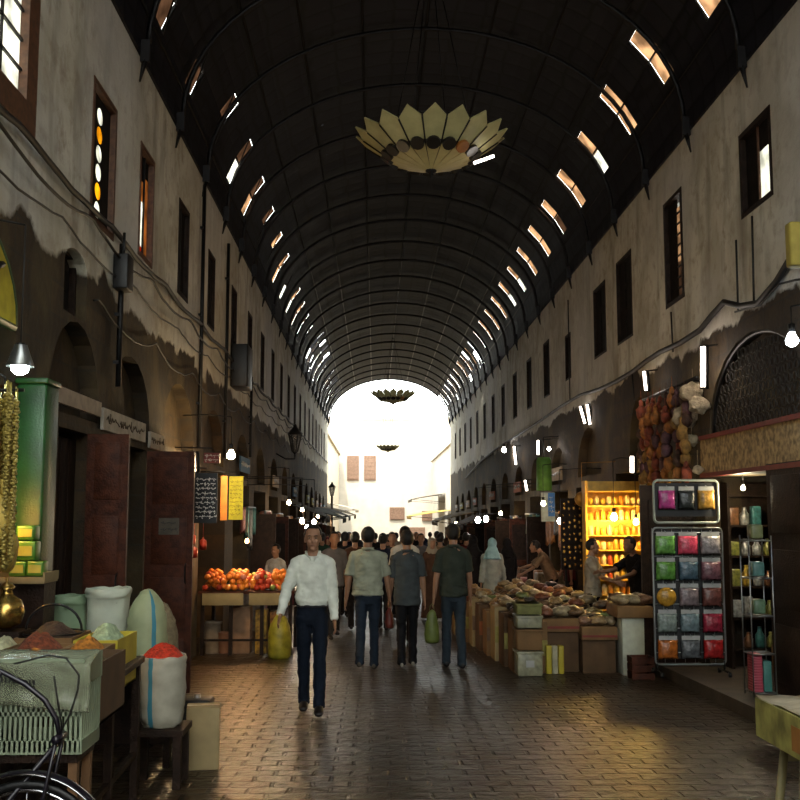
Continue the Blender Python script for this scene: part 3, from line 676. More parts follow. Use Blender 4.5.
crowd(C_, 473, 20.3, 160, 'figure in a black robe half hidden behind the olive tee shirt man', 'black', sc=1.03)
crowd(A_, 334, 17.5, 10, 'man in grey shirt coming towards the camera behind the white shirt man', 'grey', 'charcoal')
crowd(B_, 345, 22, 175, 'dark haired walker in black between the white and sage shirts', 'black', 'black', 1.02)
crowd(A_, 355, 19, 185, 'man in brown jacket walking just left of the sage shirt man', 'brown', 'black')
crowd(B_, 383, 19, 175, 'man in navy shirt seen between the sage and blue-grey shirts', 'navy', 'charcoal')
crowd(A_, 392, 21, 5, 'man in charcoal shirt facing the camera left of the middle walker', 'charcoal', 'black')
crowd(A_, 405, 16.4, 180, 'man in a white shirt mostly hidden behind the middle walker', 'white', 'black', 1.045)
crowd(B_, 421, 24, 0, 'man in grey shirt facing the camera right of the middle walker', 'grey', 'navy')
crowd(C_, 432, 21, 10, 'woman in a cream headscarf facing the camera left of the olive tee shirt', 'brown', headc='cream')
crowd(B_, 440, 23, 180, 'man in a tan jacket just left of the olive tee shirt man', 'tan', 'black')
crowd(A_, 466, 24, 170, 'man in maroon shirt right of the olive tee shirt man, farther off', 'maroon', 'black')
crowd(A_, 322, 24, 185, 'walker in dark green close to the left stalls', 'dark green', 'black')
crowd(C_, 328, 29, 5, 'robed woman in maroon near the left awnings', 'maroon')
R_.seed(5)
far = [(338, 30, 'black', 'walker in black right beside the left awning posts'), (349, 33, 'navy', 'walker in navy between the left awnings and the sage shirt'), (360, 28, 'charcoal', 'robed figure in charcoal left of the sage shirt man\'s head'),
       (366, 37, 'white', 'small distant walker in white above the sage shirt man'), (375, 31, 'black', 'walker in black just right of the sage shirt man\'s head'), (380, 40, 'maroon', 'small robed figure in maroon between the sage and blue-grey men'),
       (388, 26, 'black', 'walker in black close behind the gap of sage and blue-grey men'), (396, 34, 'cream', 'distant walker in cream left of the blue-grey man\'s head'), (402, 42, 'grey', 'small robed figure in grey above the blue-grey man'),
       (411, 29, 'charcoal', 'walker in charcoal just right of the blue-grey man\'s head'), (416, 38, 'black', 'small distant walker in black right of the blue-grey man'), (425, 32, 'navy', 'robed figure in navy midway between blue-grey and olive men'),
       (430, 44, 'white', 'tiny distant walker in white between blue-grey and olive men'), (437, 30, 'black', 'walker in black just left of the olive man\'s head'), (446, 36, 'brown', 'robed figure in brown behind the olive man\'s head'),
       (455, 30, 'charcoal', 'walker in charcoal right behind the olive man'), (461, 41, 'black', 'small distant walker in black right of the olive man'), (343, 43, 'grey', 'tiny robed figure in grey under the left awnings'),
       (371, 47, 'black', 'tiny walker in black under the arch left of its middle'), (391, 49, 'charcoal', 'tiny walker in charcoal at the middle of the bright arch'), (421, 48, 'blue', 'tiny robed figure in blue under the arch right of its middle'),
       (449, 46, 'black', 'tiny walker in black by the far right stalls'), (354, 50, 'black', 'tiny walker in black by the farthest left stall')]
far += [(327, 36, 'tan', 'walker in tan hugging the left wall before the awnings'), (332, 33, 'white', 'robed figure in white beside the left lantern post'), (467, 33, 'navy', 'walker in navy beside the far right tube lamps'), (473, 28, 'brown', 'robed figure in brown right of the maroon shirt man'),
        (441, 40, 'cream', 'tiny walker in cream left of the olive man, farther than the black one'), (408, 45, 'maroon', 'tiny robed figure in maroon above the blue-grey man'), (383, 35, 'grey', 'walker in grey halfway between the sage and blue-grey heads')]
for i, (px, D, c, lb) in enumerate(far):
    crowd(B_ if 'walker' in lb and i % 2 else (A_ if 'walker' in lb else C_), px, D, R_.choice([0, 180, 175, 190, 10]), lb, c, R_.choice(['black', 'navy', 'charcoal']), R_.uniform(.95, 1.05))['group'] = 'distant crowd under the bright arch'
for p_ in (protoA, protoB, protoC):
    for ch in list(p_.children): bpy.data.objects.remove(ch)
    bpy.data.objects.remove(p_)
# vendors
vx = at(592, 560, 15.4)
person('young vendor in a light short-sleeved shirt standing behind the right stall', (vx.x, 15.4, gz(15.4)), math.radians(65), 1.60, legs=((0, 0), (0, 0)), arms=((38, 6, 35), (30, 6, 40)), shirt=PM['cream'], pants=PM['black'], vox=.013, detail=True, seed=8)
vx = at(640, 560, 14.9)
person('shopkeeper in dark clothes reaching over the goods beside the packet rack', (vx.x, 14.9, gz(14.9)), math.radians(-60), 1.66, legs=((0, 0), (0, 0)), arms=((60, 6, 25), (50, 6, 30)), shirt=PM['black'], sleeve=.4, pants=PM['black'], vox=.013, lean=14, seed=9)
vx = at(276, 560, 18.2)
person('girl in a white top standing behind the fruit table', (vx.x, 18.2, gz(18.2)), math.radians(-30), 1.5, legs=((0, 0), (0, 0)), shirt=PM['white'], pants=PM['black'], vox=.015, seed=10, hair='short')
vx = at(552, 570, 20.3)
person('shopper in tan clothes bending over the back of the right stall', (vx.x, 20.3, gz(20.3)), math.radians(-100), 1.62, legs=((0, 0), (0, 0)), arms=((50, 6, 25), (40, 6, 20)), shirt=PM['tan'], pants=PM['charcoal'], vox=.015, lean=25, seed=11)
vx = at(570, 570, 20.9)
person('shopper in a maroon top standing left of the young vendor', (vx.x, 20.9, gz(20.9)), math.radians(-90), 1.58, legs=((0, 0), (0, 0)), shirt=PM['maroon'], pants=PM['black'], vox=.015, lean=8, seed=12)
# ================================================================= SHARED GOODS BUILDERS
M_card = mat('brown_cardboard', (.23, .125, .048), .85, var=.15, scale=6)
M_card2 = mat('pale_cardboard', (.36, .27, .13), .85, var=.12, scale=6)
M_cardd = mat('dark_cardboard', (.11, .058, .024), .85, var=.2, scale=6)
M_tape = mat('packing_tape', (.30, .20, .10), .35, var=.05)
M_red = mat('painted_red', (.22, .02, .012), .6, var=.2)
def carton(label, x, y, w, d, h, m=None, z=None, rz=0.0, open_=False, strip=None, group=None, name='cardboard_box', printed=None):
    z = gz(y) if z is None else z; m = m or M_card; t = thing(name, label, 'box', (x, y, z), rz, group); q = MB()
    if open_:
        q.box((0, 0, .008), (w, d, .016))
        for sx in (-1, 1): q.box((sx * (w / 2 - .005), 0, h / 2), (.010, d, h)); q.box((0, sx * (d / 2 - .005), h / 2), (w - .02, .010, h))
        part('body', q, m, t)
        for sx in (-1, 1):
            f = MB(); f.box((sx * (w / 2 + .03), 0, h - .04), (.008, d * .96, .10), rot=roty(sx * -.6)); part('flap', f, m, t)
    else:
        q.box((0, 0, h / 2), (w, d, h), bev=.008); part('body', q, m, t); q = MB(); q.box((0, 0, h + .001), (w * .98, .06, .004)); part('tape', q, M_tape, t)
    if strip: q = MB(); q.box((0, -d / 2 - .003, h * strip[0]), (w * .98, .006, h * strip[1])); part('printed_band', q, strip[2], t)
    if printed:
        q = MB(); q.box((0, -d / 2 - .003, h * .5), (w * .6, .006, h * .45)); part('printed_label', q, printed, t)
    return t
def sack(label, x, y, z, r, h, m, stripe=None, fill=None, tied=False, cat='sack', seed=0, rolled=False, group=None, rz=0, name='woven_sack'):
    t = thing(name, label, cat, (x, y, z), rz, group); mb = MB()
    if tied: prof = [(r * .82, 0), (r * .98, .03), (r * 1.05, h * .3), (r * 1.0, h * .55), (r * .82, h * .75), (r * .52, h * .89), (r * .30, h * .96), (r * .04, h)]
    elif fill: prof = [(r * .80, 0), (r * .93, .03), (r * 1.0, h * .4), (r * 1.03, h * .8), (r * 1.04, h * .96), (r * 1.0, h), (r * .96, h * .985), (r * .95, h * .9)]
    else: prof = [(r * .85, 0), (r * .97, .03), (r * 1.02, h * .45), (r * 1.0, h * .85), (r * 1.07, h * .88), (r * 1.09, h * .94), (r * 1.05, h * 1.0), (r * .96, h * .99), (r * .93, h * .8)]
    P = []
    for k in range(len(prof) - 1):
        for q in range(3): P.append((prof[k][0] + (prof[k + 1][0] - prof[k][0]) * q / 3, prof[k][1] + (prof[k + 1][1] - prof[k][1]) * q / 3))
    P.append(prof[-1]); mb.lathe(P, n=28, cap=True); me = mb.mesh(); recalc(me); wrinkle(me, r * .09, 3.2 / r * .8, seed)
    mats = [m]
    if stripe:
        mats.append(stripe[0])
        for p in me.polygons:
            a = math.atan2(p.center.y, p.center.x); da = (a - stripe[1] + PI) % (2 * PI) - PI
            if abs(da) < stripe[2]: p.material_index = 1
    link('sack_body', me, mats, t)
    if fill:
        f = MB(); f.sheet(lambda u, v: ((.001 + r * .93 * v) * math.cos(2 * PI * u), (.001 + r * .93 * v) * math.sin(2 * PI * u), h * .97 + (1 - v * v) * r * .6 + .012 * noise.noise(Vector((u * 9, v * 7, seed)))), 26, 8); part('contents', f, fill, t)
    return t
def heap(mb_or_none, rx, ry, h, n=22, m=7, seed=0, pw=1.0, jit=.25):
    q = mb_or_none or MB()
    def fn(u, v):
        a = 2 * PI * u; rr = max(v, .001); x, y = math.cos(a), math.sin(a)
        nn = noise.noise(Vector((x * rr * 3 + seed, y * rr * 3, seed * .7))) + .5 * noise.noise(Vector((x * rr * 9 + seed, y * rr * 9, seed * .7)))
        return (rx * rr * x, ry * rr * y, max(0, h * ((1 - rr ** 1.6) ** pw) * (1 + jit * nn)) + (0.004 if rr > .98 else 0))
    q.sheet(fn, n, m); q.add([(rx * math.cos(2 * PI * k / n), ry * math.sin(2 * PI * k / n), 0) for k in range(n)], [tuple(range(n - 1, -1, -1))]); return q
def lamp(name, label, loc, col, watt, r=.035, shade=None, wire=.5, es=60, light_r=.05, cat='lamp', group=None):
    t = thing(name, label, cat, loc, 0, group); q = MB(); q.lathe([(.012, r * 1.5), (r * .5, r * 1.1), (r, 0), (r * .9, -r * .6), (r * .4, -r), (.001, -r * 1.05)], n=14, cap=False)
    part('bulb', q, mat('glow_bulb', col, .5, emit=col, es=es, var=0), t)
    q = MB(); q.lathe([(.001, r * 2.6), (r * .55, r * 2.6), (r * .55, r * 1.2), (.001, r * 1.2)], n=12, cap=False); part('socket', q, M_black, t)
    if wire: q = MB(); q.tube([(0, 0, r * 2.5), (0, 0, wire)], .006, 5); part('wire', q, M_cable, t)
    if wire:
        wl_ = (WL if loc[0] < .74 else WR) - loc[0]
        if .02 < abs(wl_) < 2.6 and loc[1] < 56: q = MB(); q.tube([(0, 0, wire), (wl_ * .5, 0, wire + .03), (wl_, 0, wire + .02)], .008, 5); part('arm', q, M_iron, t)
    if shade: q = MB(); q.lathe([(r * .7, r * 2.4), (shade, .0), (shade * .98, -.004), (r * .6, r * 2.2)], n=20, cap=False); part('lamp_shade', q, M_steel, t)
    if watt:
        L = bpy.data.lights.new('bulb_light', 'POINT'); L.energy = watt; L.color = col; L.shadow_soft_size = light_r; lo = bpy.data.objects.new('bulb_light', L); C.objects.link(lo); lo.parent = t; lo.location = (0, 0, -r * 1.4)
    return t
def tube_lamp(label, p0, p1, r=.018, es=14, col=(1, .86, .74), watt=0, side=1):
    p0, p1 = Vector(p0), Vector(p1); t = thing('fluorescent_lamp', label, 'lamp', p0); d = p1 - p0
    q = MB(); q.tube([d * .02, d * .98], r, 10); part('tube', q, mat('glow_tube', col, .5, emit=col, es=es, var=0), t)
    q = MB()
    for k in (0.0, 1.0): q.tube([d * (k - .02), d * (k + .02)], r * 1.3, 8)
    off = Vector((side * .045, 0, 0)) if abs(d.x) < .2 else Vector((0, .045, 0)); q.tube([d * -.02 + off, d * 1.02 + off], .022, 6)
    q.tube([d * .0, off], .012, 5); q.tube([d, d + off], .012, 5); part('holder', q, M_iron, t)
    wl_ = (WL if p0.x < .74 else WR) - p0.x
    if side and abs(wl_) < 2.6: q = MB(); q.tube([d + off, d + Vector((wl_, 0, .02))], .01, 5); part('bracket', q, M_iron, t)
    if watt:
        L = bpy.data.lights.new('tube_light', 'POINT'); L.energy = watt; L.color = col; L.shadow_soft_size = .12; lo = bpy.data.objects.new('tube_light', L); C.objects.link(lo); lo.parent = t; lo.location = d / 2 - off * 1.6
    return t
def scribble(q, w, h, rows, seed, plane='xz', y=0.0, r=.006, dots=True, lx=0.0, lz=0.0):
    """flowing script strokes on a sign"""
    rr = random.Random(seed); rh = h / rows
    def P(u, v): return (u, y, v) if plane == 'xz' else (y, u, v)
    for k in range(rows):
        zc = lz + h / 2 - (k + .5) * rh; x = lx - w / 2
        while x < lx + w / 2 - rh * .3:
            L_ = rr.uniform(.5, 1.5) * rh; n = 5; pts = []
            for i in range(n + 1): pts.append(P(min(lx + w / 2, x + L_ * i / n), zc + rh * .26 * math.sin(i * rr.uniform(1, 2.4)) * rr.uniform(.3, 1)))
            q.tube(pts, r, 4)
            if rr.random() < .45: q.tube([P(x + L_ * .5, zc - rh * .05), P(x + L_ * .55, zc + rh * .36)], r, 4)
            if dots and rr.random() < .6: q.ball(P(x + L_ * .5, zc - rh * .33), r * 1.3, 5, 4)
            x += L_ + rh * .18
def signboard(label, loc, w, h, m, ink, rows, seed, plane='yz', side=1, r=.006, frame=None, rot=(0, 0, 0), name='shop_sign'):
    t = thing(name, label, 'sign', loc); t.rotation_euler = rot; q = MB(); dd = .03
    q.box((0, 0, 0), (dd, w, h) if plane == 'yz' else (w, dd, h)); part('board', q, m, t)
    if frame:
        q = MB()
        for s_ in (-1, 1):
            q.box((0, s_ * w / 2, 0) if plane == 'yz' else (s_ * w / 2, 0, 0), (.045, .03, h + .03) if plane == 'yz' else (.03, .045, h + .03)); q.box((0, 0, s_ * h / 2), (.045, w, .03) if plane == 'yz' else (w, .045, .03))
        part('frame', q, frame, t)
    if plane == 'xz':
        wl_ = (WL if loc[0] < .74 else WR) - loc[0]; q = MB(); q.tube([(0, 0, h / 2 - .02), (0, 0, h / 2 + .06), (wl_, 0, h / 2 + .07)], .008, 5); part('bracket', q, M_iron, t)
    if rows:
        q = MB(); scribble(q, w * .88, h * .84, rows, seed, dots=rows > 1, plane='yz' if plane == 'yz' else 'xz', y=side * (dd / 2 + r * .3), r=r); part('lettering', q, ink, t)
    return t
def door_leaf(label, loc, w, h, m, rz, plate=None):
    t = thing('door_leaf', label, 'door', loc, rz); q = MB(); q.box((w / 2, 0, h / 2), (w, .05, h)); part('panel', q, m, t)
    q = MB(); n = 4
    for sy in (-1, 1):
        for k in range(n): q.box((w / 2, sy * .028, h * (k + .5) / n), (w - .14, .012, h / n - .14), bev=.005)
    part('moulding', q, m, t)
    q = MB(); q.tube([(w - .07, -.03, h * .45), (w - .07, -.07, h * .46), (w - .07, -.07, h * .52), (w - .07, -.03, h * .53)], .008, 6); part('handle', q, M_iron, t)
    if plate:
        q = MB(); q.box((plate[0], -.034, plate[1]), (plate[2], .012, plate[3])); pl = part('name_plate', q, cm(.12, .10, .075), t, 'small tan plate with two lines of dark script')
        q = MB(); scribble(q, plate[2] * .8, plate[3] * .8, 2, 4, y=-.042, r=.004, lx=plate[0], lz=plate[1]); part('lettering', q, M_black, pl)
    return t

# ================================================================= LEFT SIDE
M_green = mat('green_tinted_wood', (.012, .075, .014), .45, var=.25, scale=5, bump=.2)
M_gold = mat('gilded_straw', (.42, .32, .07), .5, var=.4, scale=40)
# jamb post, the green of the lamp's light put into its colour
t = thing('green_post', 'tall post coloured green as by the lamp beside the hanging straw strings at the far left', 'post', (-2.40, 7.4, gz(7.4)))
q = MB(); q.box((0, 0, 1.37), (.21, .3, 2.74), bev=.02); part('shaft', q, M_green, t); q = MB(); q.box((0, 0, 2.76), (.23, .32, .04), bev=.01); part('capital', q, M_green, t)
# hanging strings of straw beads: individual strings
root = None; R_.seed(3)
sp = MB(); pts = [(0, 0, -i * .028) for i in range(50)]
for i in range(50): sp.ball((.006 * math.sin(i * 1.7), .006 * math.cos(i * 2.3), -i * .028), (.014, .014, .018), 6, 4)
sp.tube([(0, 0, .12), (0, 0, -1.4)], .003, 4)
pm = sp.mesh('bead_string'); recalc(pm); pm.materials.append(M_gold)
for k in range(26):
    o = bpy.data.objects.new('bead_string', pm); C.objects.link(o); px_ = R_.uniform(-14, 21); D = R_.uniform(6.1, 6.5); p = at(px_, 394 + (abs(px_ - 8) * .9), D)
    o.location = p; o.rotation_euler = (R_.uniform(-.02, .02), R_.uniform(-.02, .02), R_.uniform(0, 6)); o.scale = (1, 1, R_.uniform(.60, .74))
    tag(o, 'golden beaded straw string hanging in the curtain at the far left', 'bead string', 'bead strings hanging at the far left shop')
q = MB(); q.tube([at(-30, 390, 6.3), at(24, 390, 6.3)], .012, 6); solo('hanging_rail', q, M_iron, 'thin dark rail carrying the golden bead strings', 'rail')
# golden sack-like bundles below
for k, (px_, py_) in enumerate([(2, 520), (6, 548)]):
    p = at(px_, py_, 6.2 + k * .3); q = MB(); q.ball((0, 0, 0), (.07, .09, .15), 12, 9, jit=.2, seed=k); q.tube([(0, 0, .14), (0, 0, .24)], .02, 6); solo('straw_bundle', q, mat('yellow_straw', (.6, .42, .08), .7, var=.3, scale=30), ['upper', 'lower'][k] + ' yellow straw bundle below the bead strings', 'bundle', p)
lamp('pendant_lamp', 'bright cool white shaded bulb hanging at the far left shop', at(20, 366, 6.45), (.82, 1.0, .93), 13, r=.055, shade=.085, wire=.9, es=60)
lamp('shop_bulb', 'warm bulb glowing inside the far left shop', at(0, 500, 6.8), (1.0, .50, .10), 22, r=.04, wire=.8, es=40)
# yellow arched sign in the tympanum
t = thing('arched_sign', 'yellow arched sign with dark script above the far left shop', 'sign', (WL + .03, 5.95, 0)); q = MB(); q.prism([(u - 5.95, v) for u, v in arch_poly(4.65, 7.1, 2.98, 3.66, 2.96, 16)], 'x', -.02, .02); part('board', q, cm(.62, .50, .03), t)
q = MB(); q.tube([(.0, u - 5.95, v) for u, v in arch_poly(4.65, 7.1, 2.98, 3.66, 2.96, 16)], .03, 6, closed=True); part('rim', q, M_green, t)
q = MB(); scribble(q, 1.9, .5, 1, 9, plane='yz', y=.03, r=.022, lz=3.25); part('lettering', q, M_black, t)
q = MB(); scribble(q, .9, .22, 1, 5, plane='yz', y=.03, r=.016, lz=3.6); part('ornament', q, cm(.45, .03, .01), t)
# strip signs over the shops
signboard('long cream strip sign above the closed shop behind the green post', (WL + .03, 8.72, 2.62), 1.35, .13, cm(.42, .33, .25), M_black, 0, 1)
signboard('cream sign board with dark script over the doorway between two door leaves', (WL + .03, 10.35, 2.55), 1.75, .20, cm(.45, .40, .33), cm(.12, .09, .06), 1, 2, r=.007)
signboard('short cream sign board right of the longer script board', (WL + .03, 11.85, 2.50), .75, .18, cm(.40, .35, .29), cm(.12, .09, .06), 1, 3, r=.006)
# door leaves
door_leaf('narrow red-brown door leaf standing open, nearer of the left pair', (WL + .01, 9.12, gz(9.1)), .36, 2.56, M_wood, 0)
door_leaf('red-brown door leaf with a small plate standing open before the fruit table', (WL + .01, 11.5, gz(11.5)), .52, 2.60, M_wood, 0, plate=(.26, 1.78, .22, .18))
# closed folding panels of shop 8.3-9.15
t = thing('folding_shutter', 'closed dark plank shutter between the green post and the door leaf', 'shutter', (WL - .12, 8.72, gz(8.7)))
for k in range(4):
    q = MB(); q.box((0, -.32 + k * .213, 1.25), (.04, .205, 2.5), bev=.006); part('plank', q, M_wood2, t)
# glass display in doorway
M_glass = mat('cabinet_glass', (.25, .27, .25), .08, var=0, alpha=.25)
t = thing('glass_cabinet', 'tall glass fronted cabinet in the doorway between the left door leaves', 'cabinet', (WL - .45, 10.9, gz(10.9)))
q = MB(); q.box((0, 0, .25), (.6, .9, .5), bev=.01); part('base', q, M_wood2, t)
for k in range(4): q = MB(); q.box((0, 0, .55 + k * .5), (.56, .86, .02)); part('shelf', q, M_wood2, t)
for (sx, sy) in ((-1, -1), (1, -1), (-1, 1), (1, 1)): q = MB(); q.box((sx * .28, sy * .43, 1.3), (.03, .03, 1.62)); part('post', q, M_steel, t)
q = MB(); q.box((.29, 0, 1.3), (.006, .82, 1.58)); part('glass_pane', q, M_glass, t); q = MB(); q.box((0, -.44, 1.3), (.52, .006, 1.58)); part('glass_pane', q, M_glass, t)
R_.seed(21)
for k in range(3):
    for j in range(4): 
        q = MB(); hh = R_.uniform(.12, .24); q.lathe([(.04, 0), (.05, hh * .5), (.045, hh * .8), (.02, hh)], n=10); solo('jar', q, cm(*R_.choice([(.22, .12, .03), (.1, .12, .04), (.25, .2, .12)]), .3), 'small jar standing on a shelf inside the tall glass cabinet', 'jar', (WL - .45 + .12, 10.9 - .3 + j * .2, gz(10.9) + .561 + k * .5), group='jars in the glass cabinet')

# shelf with green tea boxes
sh = at(28, 578, 7.0)
t = thing('display_shelf', 'small wooden tray shelf holding green packs below the bead strings', 'shelf', (sh.x, 7.0, sh.z - .02)); q = MB(); q.box((0, 0, 0), (.30, .30, .015)); 
for s_ in (-1, 1): q.box((s_ * .15, 0, .035), (.012, .30, .06))
q.box((0, -.15, .02), (.30, .012, .03)); part('tray', q, M_card2, t); q = MB(); q.box((0, .05, -(sh.z - gz(7.0)) / 2), (.26, .24, sh.z - gz(7.0) - .02)); part('stand', q, M_wood2, t)
M_grn = cm(.06, .20, .02, .4); M_lbl = cm(.35, .36, .08, .4)
for k, (dx, dz, w_, h_, lb) in enumerate([(-.055, .012, .11, .10, 'lower left'), (.06, .012, .11, .10, 'lower right'), (-.02, .114, .16, .13, 'middle'), (-.01, .246, .12, .10, 'topmost')]):
    t = thing('tea_packet', lb + ' green packet stacked on the tray shelf at the left', 'packet', (sh.x + dx, 7.0, sh.z + dz)); q = MB(); q.box((0, 0, h_ / 2), (w_, .12, h_), bev=.012); part('carton', q, M_grn, t); q = MB(); q.box((0, -.062, h_ * .5), (w_ * .75, .006, h_ * .5)); part('front_label', q, M_lbl, t)
# brass ball pot
p = at(6, 612, 6.45); t = thing('brass_pot', 'round brass pot at the far left behind the spice trays', 'pot', p); q = MB(); q.lathe([(.03, -.1), (.09, -.07), (.11, 0), (.09, .07), (.04, .1), (.03, .13), (.045, .15)], n=20); part('vessel', q, mat('brass', (.6, .38, .1), .25, metal=.9), t); q = MB(); q.lathe([(.047, .15), (.03, .17), (.008, .18), (.012, .2), (.001, .21)], n=14); part('lid', q, mat('brass_lid', (.55, .35, .1), .3, metal=.9), t)
q = MB(); q.box((0, 0, -.405), (.24, .22, .81)); solo('counter_block', q, M_wood2, 'low dark counter under the round brass pot', 'counter', (p.x, 6.45, p.z - .11))

# spice stand (near left)
def tz(px_, py_, D): return at(px_, py_, D)
TOP = 0.93
t = thing('stall_table', 'dark stall table carrying the spice heaps at the lower left', 'table', (-1.80, 6.02, gz(6.0)), .03); hh = TOP - .17 - gz(6)
q = MB(); q.box((0, 0, hh), (.70, 1.62, .04), bev=.006); part('tabletop', q, M_wood2, t)
for sx in (-1, 1):
    for sy in (-1, 0, 1): q = MB(); q.box((sx * .31, sy * .75, hh / 2 - .01), (.045, .045, hh - .02)); part('leg', q, M_wood2, t)
for s_ in (-1, 1): q = MB(); q.box((s_ * .31, 0, .3), (.03, 1.47, .03)); part('stretcher', q, M_wood2, t)
TB = TOP - .145
M_spo = mat('orange_spice', (.55, .20, .02), .95, var=.5, scale=35, bump=.6, bscale=90); M_spr = mat('red_brown_spice', (.22, .05, .018), .95, var=.5, scale=35, bump=.6, bscale=90); M_spy = mat('yellow_spice', (.60, .38, .06), .95, var=.4, scale=35, bump=.6, bscale=90)
M_spg = mat('pale_green_leaves', (.46, .58, .36), .95, var=.25, scale=25, bump=.8, bscale=60); M_spb = mat('brown_herbs', (.12, .085, .03), .95, var=.5, scale=35, bump=.8, bscale=90); M_spw = mat('pale_dried_petals', (.60, .58, .36), .95, var=.3, scale=25, bump=.8, bscale=60); M_spk = mat('dark_dried_fruit', (.035, .014, .009), .7, var=.4, scale=35, bump=.8, bscale=60)
def tray(label, x, y, w, d, h, bm_, hm, hh, contents, seed, name='spice_box', z=TB):
    t = thing(name, label, 'box', (x, y, z)); q = MB(); q.box((0, 0, .006), (w, d, .012))
    for sx in (-1, 1): q.box((sx * (w / 2 - .005), 0, h / 2), (.010, d, h)); q.box((0, sx * (d / 2 - .005), h / 2), (w - .02, .010, h))
    part('box_body', q, bm_, t); 
    c = heap(None, w * .49, d * .49, hh, seed=seed); o = part('heap', c, hm, None); o.location = (x, y, z + h * .80)
    tag(o, contents, 'spice', None, 'stuff'); o.name = 'spice_heap'
tray('low box of orange spice at the left edge of the spice table', -2.0, 5.45, .28, .5, .14, M_card, M_spo, .09, 'heap of orange spice at the left edge', 1)
tray('low box of yellow roots behind the white crate', -1.72, 5.42, .26, .42, .13, M_card, M_spy, .07, 'heap of small yellow roots behind the crate', 2)
tray('cardboard box of brown herbs right of the white crate', -1.46, 5.5, .22, .55, .30, M_cardd, M_spb, .06, 'heap of brown herbs right of the crate', 3, z=TB - .13)
tray('box of red-brown spice in the middle of the spice table', -1.88, 5.98, .28, .44, .15, M_card, M_spr, .12, 'heap of red-brown spice in the middle', 4)
tray('box of pale petals at the back left of the spice table', -2.10, 6.02, .14, .44, .16, M_card, M_spw, .09, 'small heap of pale dried petals at the back left', 5)
tray('box of orange-brown spice near the wire handle', -1.62, 6.0, .22, .40, .15, M_card, M_spo, .09, 'heap of orange-brown spice near the wire handle', 6)
tray('box of dark dried fruit under the wire handle', -1.96, 6.5, .34, .42, .17, M_card, M_spk, .11, 'heap of dark dried fruit under the wire handle', 7)
# yellow box with pale green leaves
M_yel = mat('yellow_carton', (.58, .46, .03), .6, var=.15, scale=5)
tray('yellow printed box holding pale green leaves at the table corner', -1.64, 6.5, .26, .50, .30, M_yel, M_spg, .13, 'heap of pale green leaves in the yellow box', 8, z=TB - .14)
q = MB(); scribble(q, .3, .16, 1, 12, plane='yz', y=.008, r=.014); 
# wire handle arc
t = thing('wire_basket', 'black wire basket handle arching over the dark dried fruit', 'basket', (-1.96, 6.5, TB + .17)); q = MB(); q.tube([(.17 * math.cos(PI * k / 14), 0, .02 + .16 * math.sin(PI * k / 14)) for k in range(15)], .008, 6); part('handle', q, M_iron, t); q = MB(); q.tube([(.175 * math.cos(2 * PI * k / 24), .2 * math.sin(2 * PI * k / 24), .01) for k in range(24)], .006, 6, closed=True); part('rim', q, M_iron, t)
# white plastic crate
M_cr = mat('milky_plastic', (.30, .36, .24), .4, var=.2, scale=5)
cL = at(-30, 748, 5.0).x; cRx = at(88, 748, 5.0).x; cz0 = at(40, 748, 5.0).z; cz1 = at(40, 655, 5.0).z
t = thing('plastic_crate', 'slotted milky white plastic crate behind the bicycle', 'crate', ((cL + cRx) / 2, 5.02, cz0)); w_ = cRx - cL; h_ = cz1 - cz0; d_ = .3
q = MB()
for sy in (-1, 1):
    q.box((0, sy * d_ / 2, .03), (w_, .012, .06)); q.box((0, sy * d_ / 2, h_ - .06), (w_ + .02, .016, .12)); q.box((0, sy * d_ / 2, h_ * .42), (w_, .012, .02))
    nsl = 24
    for k in range(nsl + 1): q.box((-w_ / 2 + w_ * k / nsl, sy * d_ / 2, h_ / 2), (.011, .012, h_ - .02))
for sx in (-1, 1):
    q.box((sx * w_ / 2, 0, .03), (.012, d_, .06)); q.box((sx * w_ / 2, 0, h_ - .06), (.016, d_, .12))
    for k in range(10): q.box((sx * w_ / 2, -d_ / 2 + d_ * k / 9, h_ / 2), (.012, .011, h_ - .02))
q.box((0, 0, .006), (w_, d_, .012)); part('crate_body', q, M_cr, t)
q = MB(); q.sheet(lambda u, v: (-w_ / 2 + .01 + (w_ + .03) * u, -d_ / 2 - .022 - .015 * noise.noise(Vector((u * 6, v * 5, 2))) + (v > .8) * (v - .8) * .8, h_ * (.56 + .50 * v - .12 * u * (v < .3)) + .01 * noise.noise(Vector((u * 9, v, 0)))), 24, 14, thick=.003)
pl_ = mat('clear_film', (.33, .36, .24), .25, var=.15, alpha=.55); part('plastic_film', q, pl_, t)
q = MB(); 
for k in range(9): q.box((-.08 + k * .018, -d_ / 2 - .04, h_ * .80 - k * .002), (.009, .004, .022))
part('printing', q, M_black, t)
o = solo('spice_heap', heap(None, w_ * .47, d_ * .44, .07, seed=15), M_spo, 'heap of orange spice filling the white plastic crate', 'spice', (t.location.x, 5.02, cz0 + h_ - .05), kind='stuff')
t2 = thing('crate_stand', 'low wooden stand under the white plastic crate', 'stand', (t.location.x, 5.02, gz(5.0))); hh = cz0 - gz(5.0)
q = MB(); q.box((0, 0, hh - .02), (w_ * .95, .28, .04)); part('top', q, M_wood2, t2)
for sx in (-1, 1):
    for sy in (-1, 1): q = MB(); q.box((sx * w_ * .43, sy * .11, hh / 2 - .02), (.04, .04, hh - .04)); part('leg', q, mat('bare_wood', (.22, .11, .045), .7, var=.2), t2)

